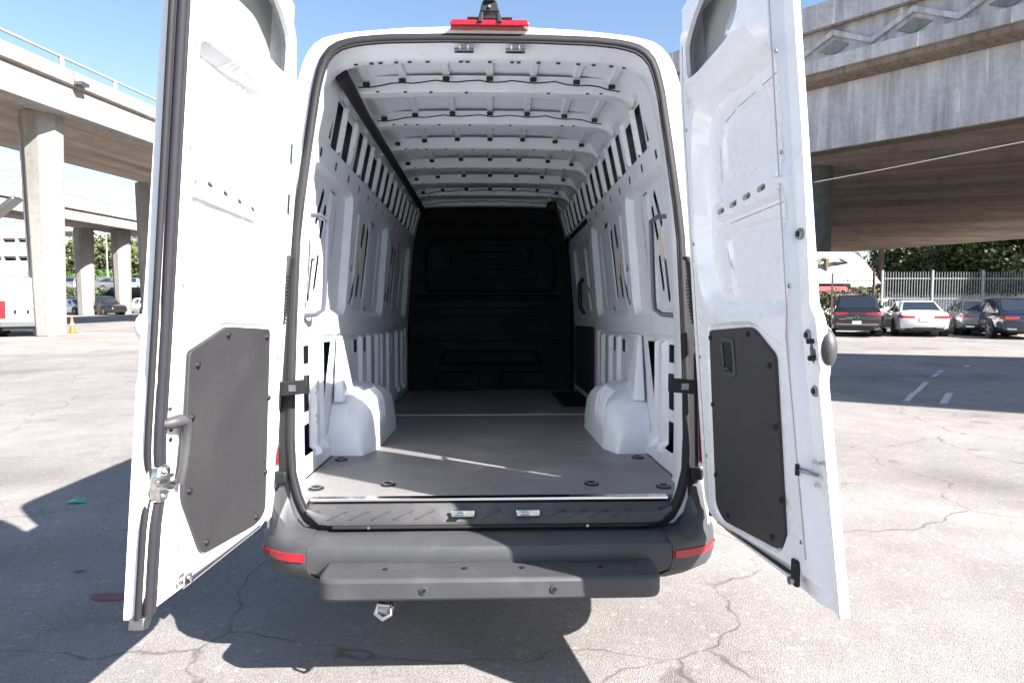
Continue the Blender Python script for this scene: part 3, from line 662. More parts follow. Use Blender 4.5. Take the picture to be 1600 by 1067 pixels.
# rear doors -----------------------------------------------------------------
W = .785
def dfm(sx): return lambda s, z, d: np.stack([sx*(.885-.07*(z-.57)+(.09+(.038 if sx > 0 else .004)*np.maximum(0, 1.45-z))*s*1.087/.87+d), -.04-.85*s*1.087/.87, 1.449+(z-1.449)*(1-.006*s/.87)], -1)
def dpt(sx, s, z, d=0): return tuple(float(k) for k in dfm(sx)(np.array(s, float), np.array(z, float), d))
def rear_door(sx):
    side_ = 'left' if sx < 0 else 'right'; W = .785 if sx > 0 else .815; o_ = .022 if sx > 0 else .0
    ol = rp([(.04, .70, .05), (.13, .620, .03), (.66, .600 if sx < 0 else .577, .02), (W+.005, .593 if sx < 0 else .552, .01), (W+.008, 1.27, .02), (W+o_, 1.30, .02), (W+o_, 1.45, .02), (W-.005, 1.49, .02), (W-.02, 2.72, .05), (.30, 2.66, .1), (.075, 2.60, .13), (.052, 2.35, .05)], .02)
    hol = [rp([(.19, 2.36), (.19, 2.49), (.26, 2.555), (.36, 2.61), (.60, 2.61), (.585, 2.44), (.51, 2.385), (.28, 2.358)], .035)]
    for k in range(5):
        s = .29+.094*k; z = 1.848+.0095*k; hol.append(slot((s-.026, z-.003), (s+.026, z+.003), .020))
    rec = rp([(.72, 2.31), (.35, 2.29), (.15, 2.26), (.115, 2.1), (.095, 1.68), (.15, 1.50), (.30, 1.455), (.72, 1.455)], .09)
    rel = [(rec, .050, .048), (rp([(.11, 2.26), (.70, 2.305), (.70, 3), (.13, 3)], .03), -.030, .06), (rp([(.22, 1.815), (.725, 1.835), (.725, 1.915), (.22, 1.895)], .01), -.030, .014), (rp([(.11, .70), (.17, .655), (.56, .665), (.70, .90), (.70, 1.36), (.50, 1.445), (.16, 1.435)], .04), .010, .012),
           (rp([(.29, 1.50), (.715, 1.50), (.715, 1.78), (.27, 1.78)], .08), .012, .012), (rp([(.27, 1.95), (.70, 1.95), (.69, 2.215), (.38, 2.185), (.28, 2.15)], .06), .012, .012)]
    hol += [slot((.40, 2.193), (.52, 2.203), .005), slot((.31, 2.168), (.385, 2.188), .008), slot((.255, 2.09), (.253, 1.96), .006), slot((.265, 1.70), (.30, 1.60), .006), slot((.40, 1.532), (.46, 1.517), .006), slot((.30, 1.803), (.70, 1.822), .004), slot((.56, 2.21), (.66, 2.222), .006)]
    def ex(P):
        s, z = P[:, 0], P[:, 1]; t = np.clip((s-(.712+.012*np.clip((1.0-z)/.4, 0, 1) if sx > 0 else .792))/.018, 0, 1); e = (.040 if sx > 0 else .012)*t*t*(3-2*t)
        t2 = np.clip((s-W+.012)/.01, 0, 1); e = e-(.010 if sx > 0 else 0)*t2*t2*(3-2*t2)
        t3 = np.clip((.650-z)/.02, 0, 1); return np.maximum(e, .022*t3)
    d = sheet(ol, hol, rel, .028, dfm(sx), 'rear_door', 'white', van, rim=.016, extra=ex, back=.060)
    tag(d, '%s rear door, open, inner side with dark lower panel' % side_)
    f = dfm(sx)
    b = MB(); q = rect(.17, .62, 2.33, 2.63); b.prism(q, lambda s, z: dpt(sx, s, z, .054), lambda s, z: dpt(sx, s, z, .057)); b.build('window_blank', 'blank', d)
    MB().prism([(.245, 1.826), (.69, 1.868), (.69, 1.906), (.245, 1.868)], lambda s, z: dpt(sx, s, z, .034), lambda s, z: dpt(sx, s, z, .037)).build('slot_shade_strip', 'slot_shade', d)  # added dark strip, paints the shade inside the door slots
    if sx > 0: MB().prism(rp([(.34, 2.40), (.55, 2.42), (.55, 2.56), (.36, 2.52)], .02), lambda s, z: dpt(sx, s, z, .044), lambda s, z: dpt(sx, s, z, .0535)).build('window_pad', 'csv', d)
    bead = resample([(s_, z_) for s_, z_ in ol], .05); cb_ = (.42, 1.6)
    for pts in ([(.075, .72), (.075, 2.3), (.10, 2.52), (.30, 2.635), (.70, 2.66)], [(.14, .645), (.64, .612)], [(.697, .70), (.700, 1.40), (.715, 1.47), (.715, 2.6)]):
        MB().tube([dpt(sx, s_, z_, -.0005) for s_, z_ in resample(pts, .06, False)], .0022, 5).build('sealer_bead', 'csv', d)
    for s_, z_ in ((.085, .9), (.085, 1.3), (.09, 1.75), (.09, 2.2), (.40, 2.645), (.62, 2.33), (.16, 2.33), (.735, 1.95), (.735, 2.25), (.68, .75), (.735, 1.55)):
        MB().cyl(dpt(sx, s_, z_, .003), dpt(sx, s_, z_, -.0025), .007, 10).build('hole_plug', 'csv', d)
    lin = rp([(.108, .70, .03), (.165, .668, .03), (.545, .685, .03), (.672, .90, .03), (.685, 1.352, .02), (.475, 1.428, .02), (.160, 1.415, .02)], .02) if sx < 0 else \
          rp([(.140, .715, .04), (.195, .668, .03), (.555, .681, .03), (.592, .73, .03), (.625, 1.335, .02), (.50, 1.425, .03), (.185, 1.408, .02)], .02)
    if sx < 0: pass
    L = MB().prism(lin, lambda s, z: dpt(sx, s, z, -.004), lambda s, z: dpt(sx, s, z, .011)).build('door_liner', 'liner', d, .003)
    sc_ = [(.64, 1.31), (.47, 1.40), (.19, 1.385), (.655, 1.15), (.145, 1.15), (.645, .92), (.135, .86), (.19, .70), (.53, .72)] if sx < 0 else [(.20, 1.38), (.48, 1.40), (.60, 1.30), (.605, 1.10), (.18, 1.12), (.60, .86), (.165, .84), (.24, .70), (.53, .715)]
    for s, z in sc_:
        a = Vector(dpt(sx, s, z, -.012)); c = Vector(dpt(sx, s, z, -.003)); MB().tube([c, a], [.0115, .008], 12).build('liner_screw', 'black', L)
    if sx > 0:
        fr = MB().prism(rect(.29, .382, 1.242, 1.382, .015), lambda s, z: dpt(sx, s, z, -.012), lambda s, z: dpt(sx, s, z, -.003)).build('handle_frame', 'plastic', L, .003)
        MB().prism(rect(.305, .367, 1.258, 1.367, .008), lambda s, z: dpt(sx, s, z, -.0145), lambda s, z: dpt(sx, s, z, -.0125)).build('handle_recess', 'black', fr)
        MB().bar(dpt(sx, .31, 1.268, -.02), dpt(sx, .355, 1.272, -.02), .014, .01).build('handle_lever', 'plastic', fr, .003)
        MB().bar(dpt(sx, .312, 1.36, -.018), dpt(sx, .315, 1.28, -.018), .008, .01).build('handle_grip', 'plastic', fr, .003)
    # fasteners down the closing edge
    if sx > 0:
        for s, z in ((.742, 1.706), (.752, 1.403), (.762, 1.235)):
            o = MB().cyl(dpt(sx, s, z, .043), dpt(sx, s, z, .030), .017, 20).build('rubber_stop', 'steel', d, .003); MB().cyl(dpt(sx, s, z, .031), dpt(sx, s, z, .026), .009, 14).build('stop_core', 'black', o)
        k = MB().bar(dpt(sx, .700, .985, .002), dpt(sx, .755, .978, .026), .015, .010).build('catch_lever', 'steel', d, .004); MB().box(dpt(sx, .700, .984, -.004), (.012, .012, .036)).build('catch_tab', 'black', k, .003)
        for s, z in ((.735, 1.015), (.772, 1.02), (.738, .945)): MB().cyl(dpt(sx, s, z, .045), dpt(sx, s, z, .024), .006, 8).build('bolt', 'metal', d)
        MB().box(dpt(sx, .645, .640, -.006), (.018, .038, .085)).build('lower_bracket', 'black', d, .006)
        MB().cyl(dpt(sx, .645, .615, -.03), dpt(sx, .645, .615, 0), .013, 14).build('bracket_pin', 'steel', d)
        for zz in (1.385, 1.335): MB().cyl(dpt(sx, W-.002, zz, .030), dpt(sx, W-.002, zz, .012), .008, 10).build('plug', 'black', d)
    else:
        # latch
        lt = MB().prism(rp([(.765, .925), (.812, .925), (.818, .985), (.812, 1.035), (.765, 1.035), (.752, .98)], .022), lambda s, z: dpt(sx, s, z, .02), lambda s, z: dpt(sx, s, z, -.014)).build('door_latch', 'metal', d, .007)
        tag(lt, 'bright metal latch near the closing edge')
        MB().tube([dpt(sx, .752, .972, -.016), dpt(sx, .79, .975, -.030), dpt(sx, .835, .982, -.012)], [.009, .014, .010], 10).build('latch_bar', 'chrome', lt, ang=60)
        MB().tube([dpt(sx, .758, .998, -.016), dpt(sx, .79, 1.002, -.024), dpt(sx, .83, 1.0, -.006)], [.006, .008, .006], 8).build('latch_bar', 'metal', lt, ang=60)
        MB().cyl(dpt(sx, .785, 1.018, -.022), dpt(sx, .785, 1.018, .0), .010, 14).build('bolt', 'chrome', lt)
        MB().cyl(dpt(sx, .785, .943, -.020), dpt(sx, .785, .943, .0), .009, 14).build('bolt', 'chrome', lt)
        h = MB().tube([dpt(sx, .785, 1.150, .004), dpt(sx, .775, 1.152, -.014), dpt(sx, .745, 1.155, -.022), dpt(sx, .722, 1.148, -.026), dpt(sx, .715, 1.11, -.028), dpt(sx, .722, 1.02, -.028), dpt(sx, .726, .965, -.022)], [.012, .018, .020, .017, .013, .012, .013], 12).build('pull_handle', 'plastic', d, 0, 60)
        tag(h, 'dark curved pull handle')
        for z in (1.10, 1.13): MB().cyl(dpt(sx, .752, z, .002), dpt(sx, .752, z, -.004), .007, 10).build('plug', 'black', d)
        MB().box(dpt(sx, .692, .988, -.006), (.02, .016, .026)).build('buffer_peg', 'black', d, .003)
        for s, z in ((.765, 1.192), (.61, .645), (.655, .662), (.655, .637), (.60, .625)): MB().cyl(dpt(sx, s, z, .004), dpt(sx, s, z, -.006), .006, 10).build('bolt', 'steel', d)
        # weather strips along the closing edge
        wob = lambda z: -.016*math.exp(-((z-.97)/.07)**2)
        for q_, dd, rr, mm_ in ((-.034, .002, .009, 'seal'), (-.014, .004, .014, 'seal'), (.008, .018, .010, 'rubber')):
            pts = [dpt(sx, W+q_+wob(z), z, dd) for z in np.linspace(.60, 2.70, 50)]
            MB().tube(pts, rr, 8).build('weather_strip', mm_, d, 0, 60)
        MB().prism([(W-.04, .605), (W+.012, .605), (W+.016, .572), (W-.01, .566)], lambda s, z: dpt(sx, s, z, -.002), lambda s, z: dpt(sx, s, z, .040)).build('corner_piece', 'steel', d, .003)
    # bottom seal under the hinge half
    pts = [dpt(sx, s, z, .014) for s, z in ((.12, .645), (.2, .632), (.4, .622), (.60, .616))]
    MB().tube(pts, .007, 6).build('bottom_strip', 'seal', d)
    # bump on the outside near the closing edge
    def dome(c, r3, name, m):
        rg = []
        for k in range(11):
            a = -math.pi/2+math.pi*k/10; rg.append([(c[0]+r3[0]*math.cos(a)*math.cos(t), c[1]+r3[1]*math.cos(a)*math.sin(t), c[2]+r3[2]*math.sin(a)) for t in np.linspace(0, 2*math.pi, 21)[:-1]])
        MB().loft(rg).build(name, m, d, ang=60)
    if sx > 0:
        c = dpt(sx, W-.01, 1.362, .066); dome((c[0]-.002, c[1], c[2]), (.034, .05, .067), 'outer_handle_cup', 'plastic'); dome((c[0]+.006, c[1]+.02, c[2]), (.034, .045, .072), 'outer_handle_rim', 'white')
    else:
        c = dpt(sx, W-.02, 1.43, .06); dome(c, (.03, .03, .04), 'outer_bump', 'white')
        MB().bar(dpt(sx, W-.03, 1.24, .062), dpt(sx, W-.03, 1.05, .062), .03, .03).build('outer_moulding', 'white', d, .008)
rear_door(-1); rear_door(1)
# check straps and corrugated wiring hoses at the hinges
for sx in (-1, 1):
    q0, q1, za, zb2 = (.0, .03, .64, 2.17) if sx < 0 else (.0, -.022, .64, 1.62)
    g_ = MB(); g_.loft([[(sx*(.905-.07*(z-.57)), -.085, z), (sx*(.918-.07*(z-.57)), -.085, z), (sx*(.925-.06*(z-.57)), (.07*(z-.6)+.03) if sx < 0 else -.052, z), (sx*(.912-.06*(z-.57)), (.07*(z-.6)+.03) if sx < 0 else -.052, z)] for z in np.linspace(za, zb2, 12)])
    g_.build('hinge_light_block', 'white' if sx < 0 else 'black', van)  # added filler that blocks sunlight coming through the hinge gap
    h = MB().bar((sx*.752, -.035, 1.178), (sx*.870, -.048, 1.168), .034, .058, (0, 0, 1)).build('door_hinge', 'black', van, .004)
    tag(h, 'black %s door check strap at mid height' % ('left' if sx < 0 else 'right'))
    MB().box((sx*.803, -.0605, 1.173), (.030, .004, .026)).build('hinge_slot', 'steel', h)
    MB().box((sx*.753, -.03, 1.186), (.014, .045, .076)).build('hinge_end', 'black', h, .003)
    MB().box((sx*.884, -.075, 1.163), (.052, .05, .092)).build('hinge_plate', 'black', h, .006)
    for dz in (-.024, 0, .024):
        for dy in (-.012, .012): MB().cyl((sx*.88+dy, -.105, 1.163+dz), (sx*.88+dy, -.097, 1.163+dz), .0085, 10).build('hinge_bolt', 'chrome', h)
    MB().tube([(sx*.822, .03, 1.71), (sx*.822, -.03, 1.70), (sx*.828, -.048, 1.66), (sx*.834, -.052, 1.58), (sx*.838, -.056, 1.50), (sx*.848, -.066, 1.44), (sx*.872, -.08, 1.405)], [.008, .013, .019, .017, .018, .019, .019], 12).build('wiring_hose', 'rubber', van)
    hs = bpy.data.objects['wiring_hose' if sx < 0 else 'wiring_hose.001']
    for k in range(14):
        t = k/13; z = 1.63-.19*t; yy = -.050-.012*t*t; xx = .829+.017*t*t
        MB().cyl((sx*xx, yy, z), (sx*xx, yy, z-.006), .0205, 12).build('hose_ring', 'black', hs)

# ------------------------------------------------------------------ viaducts
class Face:
    """vertical face through two points seen at a given underside height"""
    def __init__(s, p, q, H):
        A = gp(*p, H); B = gp(*q, H); s.A = A; s.H = H; d = Vector((B.x-A.x, B.y-A.y, 0)); s.L = d.length; s.d = d.normalized(); s.n = Vector((-s.d.y, s.d.x, 0))
    def P(s, u, z, off=0): return s.A*1+s.d*u+s.n*off+Vector((0, 0, z-s.H))
def run(F, u0, u1, prof, name, m, parent, bevel=0, end=None):
    """extrude profile [(off,z)] along the face"""
    b = MB(); b.loft([[F.P(u, z, o) for o, z in prof] for u in (u0, u1)]); return b.build(name, m, parent, bevel)
# right viaduct
k = (10.8-1.541)/(8.5-1.541)
FR = Face((1277, 236), (1600, 182), 10.8)
if FR.n.dot(Vector((0, 1, 0))) < 0: FR.n = -FR.n
zz = lambda z: 1.541+(z-1.541)*k
vd = empty('concrete_viaduct', (24, 36, 0)); tag(vd, 'broad grey concrete viaduct on the right with a zigzag relief parapet and streaked face', 'viaduct')
def par(o, p): o.parent = p; o.matrix_parent_inverse = Matrix.Translation(p.location).inverted(); return o
U0, U1 = -34, 46
o = run(FR, U0, U1, [(0, zz(8.5)), (0, zz(11.40)), (9, zz(11.40)), (9, zz(8.6))], 'fascia_beam', 'conc_s', None); par(o, vd)
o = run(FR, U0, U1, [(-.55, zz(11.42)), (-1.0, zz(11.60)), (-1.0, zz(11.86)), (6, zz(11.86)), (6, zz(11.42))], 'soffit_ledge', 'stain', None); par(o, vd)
o = run(FR, U0, U1, [(-1.25, zz(11.87)), (-1.25, zz(12.46)), (1, zz(12.46)), (1, zz(11.87))], 'ledge', 'conc_s', None); par(o, vd)
o = run(FR, U0, U1, [(-.55, zz(12.465)), (-.55, zz(13.86)), (1, zz(13.86)), (1, zz(12.465))], 'parapet', 'conc_s', None); par(o, vd)
o = run(FR, U0, U1, [(-.95, zz(13.865)), (-.95, zz(15.05)), (.9, zz(15.05)), (.9, zz(13.865))], 'top_beam', 'conc_s', None); par(o, vd)
o = run(FR, U0, U1, [(-1.0, zz(13.80)), (-1.0, zz(13.90)), (-.8, zz(13.90)), (-.8, zz(13.80))], 'drip_moulding', 'stain', None); par(o, vd)
# zigzag relief
per = 3.36*k; u0 = .87*k; zt, zl = zz(13.60), zz(12.78)
for j in range(-9, 12):
    u = u0+per*j
    if u < U0+4 or u > U1-4: continue
    for side_ in (-1, 1):
        a = (u, zt); c = (u+side_*per/2, zl)
        vs = []
        for off in (-.82, -.5):
            for (uu, z) in ((a[0], a[1]-.17), (c[0], c[1]-.17), (c[0], c[1]+.17), (a[0], a[1]+.17)): vs.append(FR.P(uu+side_*(.004 if uu == a[0] else 0), z, off))
        o = MB().hexa(vs).build('zigzag_bar', 'conc_s', None, .03); par(o, vd)
    q = [(u-per*.21, zz(12.93)), (u, zz(12.60)), (u+per*.21, zz(12.93)), (u, zz(13.26))]
    o = MB().prism(q, lambda x, z: tuple(FR.P(x, z, -.64)), lambda x, z: tuple(FR.P(x, z, -.5))).build('diamond_panel', 'conc', None, .04); par(o, vd)
# underside sloping to the far edge
fa = gp(1302, 396, 7.2); fb = gp(1600, 373, 7.2); fd = (fb-fa).normalized()
f0 = fa-fd*30; f1 = fb+fd*45
n0 = FR.P(U0, zz(8.5)-.01, 1.5); n1 = FR.P(U1, zz(8.5)-.01, 1.5)
NS = 9; b = MB(); rows = [[n0.lerp(f0, t) for t in np.linspace(0, 1, NS)], [n1.lerp(f1, t) for t in np.linspace(0, 1, NS)]]
b.add(rows[0]+rows[1], [(i, i+1, NS+i+1, NS+i) for i in range(NS-1)])
top = [r+Vector((0, 0, 2.2)) for r in rows[0]]+[r+Vector((0, 0, 2.2)) for r in rows[1]]
b.add(top, [(i, i+1, NS+i+1, NS+i) for i in range(NS-1)])
b.add([rows[0][-1], rows[1][-1], rows[1][-1]+Vector((0, 0, 3)), rows[0][-1]+Vector((0, 0, 3))], [(0, 1, 2, 3)])
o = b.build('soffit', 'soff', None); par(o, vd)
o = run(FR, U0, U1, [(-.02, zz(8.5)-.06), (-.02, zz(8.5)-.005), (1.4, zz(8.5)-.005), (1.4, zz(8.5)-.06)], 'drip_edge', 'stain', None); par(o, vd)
# columns under the right viaduct
for px, D, wd in ((1276, 48, 1.7),):
    p = dp(px, 465, D); rg = []
    for z, s_ in ((0, 1), (6, 1), (9.2, 1.05), (10.7, 1.1)):
        rg.append([(p.x+wd/2*s_*math.cos(a)*.95, p.y+wd/2*s_*math.sin(a), z) for a in np.linspace(0, 2*math.pi, 13)[:-1]])
    o = MB().loft(rg).build('pier', 'wallg', None, .0, 50); par(o, vd)  # dark wall colour painted on as the shade under the deck
tag(MB().tube([dp(1272, 285, 33), dp(1380, 265, 30), dp(1500, 241, 26), dp(1640, 214, 23)], .018, 6).build('overhead_cable', 'paper'), 'thin pale cable strung under the broad viaduct', 'cable')

# left ramps -------------------------------------------------------------
def ramp(p, q, H, U0, U1, wd, label, zs, rail_h, joints):
    F = Face(p, q, H)
    if F.n.x > 0: F.n = -F.n
    rt = empty('elevated_ramp', tuple(F.P(0, 0))); tag(rt, label, 'ramp')
    zled, zpar, ztop = zs
    segs = [U0]+[j for j in joints if U0 < j < U1]+[U1]
    for a, c in zip(segs[:-1], segs[1:]):
        o = run(F, a+.02, c-.02, [(0, H), (0, zled), (1.0, zled), (1.0, H+.02)], 'fascia_beam', 'conc', None); par(o, rt)
        o = run(F, a+.02, c-.02, [(-.10, zled+.004), (-.16, zled+.06), (-.16, zled+.20), (.5, zled+.20), (.5, zled+.004)], 'ledge', 'conc', None); par(o, rt)
        o = run(F, a+.03, c-.03, [(-.02, zled+.205), (.02, zpar), (.30, zpar), (.36, zled+.205)], 'parapet', 'conc', None); par(o, rt)
    b = MB(); b.loft([[F.P(u, z, o_) for o_, z in ((.02, H+.015), (1.3, H+.10), (wd-1.2, H+.02), (wd, H+.35), (wd, H+1.0), (.6, H+1.0))] for u in (U0, U1)])
    o = b.build('deck_soffit', 'soff2', None); par(o, rt)
    o = run(F, U0, U1, [(wd-.3, H+1.0), (wd-.3, zpar), (wd, zpar), (wd, H+1.0)], 'far_parapet', 'conc', None); par(o, rt)
    o = MB().tube([F.P(u, ztop, .12) for u in (U0, U1)], .055, 8).build('hand_rail', 'iron', None); par(o, rt)
    u = U0+1.0
    while u < U1:
        o = MB().bar(F.P(u, zpar, .12), F.P(u, ztop, .12), .22, .07, tuple(F.n)).build('rail_post', 'conc', None); par(o, rt); u += 3.0
    return F, rt
JL = [3.48+11.6*i for i in range(-3, 9)]
F1, r1 = ramp((0, 139), (251, 228), 8.7, -16, 70, 8.9, 'nearer pale concrete ramp crossing high on the left', (9.75, 10.42, 10.80), .3, JL)
F2, r2 = ramp((0, 325), (226, 362), 7.5, -22, 75, 5.4, 'lower concrete ramp behind the nearer one on the left', (8.28, 9.02, 9.40), .3, [2+14*i for i in range(-2, 7)])
# conduit brackets on the near fascia
for u in (3.5,): o = MB().box(tuple(F1.P(u, 9.9, -.2)), (.5, .5, .12)).build('expansion_plate', 'steel', None); par(o, r1)
def pier(x, y, zt, w0, w1, m, parent, top_flare=1.0, n=8, rot=.4, dpt_=1.0):
    rg = []
    for z, s_ in ((0, w0), (zt*.5, (w0+w1)/2), (zt*.93, w1), (zt, w1*top_flare)):
        rg.append([(x+s_/2*1.06*math.cos(a+rot), y+s_/2*1.06*math.sin(a+rot)*dpt_, z) for a in np.linspace(0, 2*math.pi, n+1)[:-1]])
    o = MB().loft(rg).build('pier', m, None, .03, 30); par(o, parent); return o
pier(-17.75, 25.3, 8.79, 1.08, 1.40, 'conc', r1)
pier(-21.75, 42, 8.8, 1.25, 1.5, 'conc', r1)
pier(-15.8, 52, 8.8, 1.1, 1.4, 'conc', r1)
for px, D in ((134, 60), (192, 62)):
    p = dp(px, 465, D); pier(p.x, p.y, 7.55, 1.25, 1.5, 'conc', r2, n=10)
# downpipe and plate on the near column
o = MB().tube([(-18.19, 24.98, .2), (-18.29, 24.95, 4), (-18.37, 24.93, 8.6)], .05, 8).build('down_pipe', 'steel', None); par(o, r1)
# ramp out of the picture to the right whose shadow crosses the parking lot
HS = 12.5; g_ = [(1.2, 9.9), (5.21, 7.1), (7.07, 6.0), (40, -9), (40, 5.2), (13.55, 14.06), (9.78, 15.35), (1.2, 18.3)]
b = MB().prism([(x+SA*HS, y-SB*HS) for x, y in g_], lambda x, y: (x, y, HS), lambda x, y: (x, y, HS+.9))
tag(b.build('overhead_deck', 'conc'), kind='structure')

# ------------------------------------------------------------------ paint and litter on the asphalt
def decal(name, pts, m, z=.004, label=None, cat=None):
    o = MB().add([(x, y, z) for x, y in pts], [tuple(range(len(pts)))]).build(name, m)
    return tag(o, label, cat) if cat else tag(o, kind='structure')
def pq(*pp): return [tuple(gp(*p)[:2]) for p in pp]
for pts in (pq((1411, 627), (1421, 627), (1434, 613), (1424, 613)), pq((1427, 613), (1437, 613), (1452, 597), (1443, 597)), pq((1454, 589), (1463, 588), (1470, 583), (1461, 584)), pq((1463, 582), (1470, 582), (1476, 579), (1469, 579)), pq((1468, 631), (1480, 631), (1490, 614), (1478, 614)), pq((1505, 574), (1515, 573), (1518, 571), (1508, 571))):
    decal('parking_line', pts, 'paint')
decal('spray_mark', [(gp(175, 933)+Vector((.11*math.cos(a)*(1+.25*math.sin(3*a)), .06*math.sin(a)*(1+.3*math.cos(2*a)), 0))).to_2d()[:] for a in np.linspace(0, 2*math.pi, 19)[:-1]], 'pink')
decal('spray_mark', [(gp(124, 893)+Vector((.03*math.cos(a)*(1+.3*math.sin(3*a)), .02*math.sin(a), 0))).to_2d()[:] for a in np.linspace(0, 2*math.pi, 13)[:-1]], 'pink')
p = gp(120, 786)
b = MB(); b.add([p+Vector(v) for v in ((-.07, -.02, .004), (-.02, -.035, .02), (.07, -.01, .006), (.05, .03, .028), (-.01, .04, .012), (-.05, .02, .022), (0, 0, .036))], [(0, 1, 6), (1, 2, 6), (2, 3, 6), (3, 4, 6), (4, 5, 6), (5, 0, 6), (0, 5, 4, 3, 2, 1)])
tag(b.build('crumpled_wrapper', 'trash'), 'small crumpled green wrapper lying in the shade on the asphalt', 'litter')
# pebbles
b = MB()
for i in range(260):
    x = rng.uniform(-4, 4); y = rng.uniform(-.4, 7)
    if abs(x) < 1.1 and y > .2: continue
    r_ = rng.uniform(.0025, .007); a = rng.uniform(0, 3); c = Vector((x, y, r_*.5))
    P = [c+Vector((r_*math.cos(a+t)*rng.uniform(.7, 1.2), r_*math.sin(a+t)*rng.uniform(.7, 1.2), 0)) for t in (0, 1.57, 3.14, 4.71)]
    b.add(P+[c+Vector((0, 0, r_*.6)), c-Vector((0, 0, r_*.6))], [(0, 1, 4), (1, 2, 4), (2, 3, 4), (3, 0, 4), (1, 0, 5), (2, 1, 5), (3, 2, 5), (0, 3, 5)])
tag(b.build('loose_gravel', 'paint'), 'fine loose gravel scattered over the asphalt', 'gravel', kind='stuff')

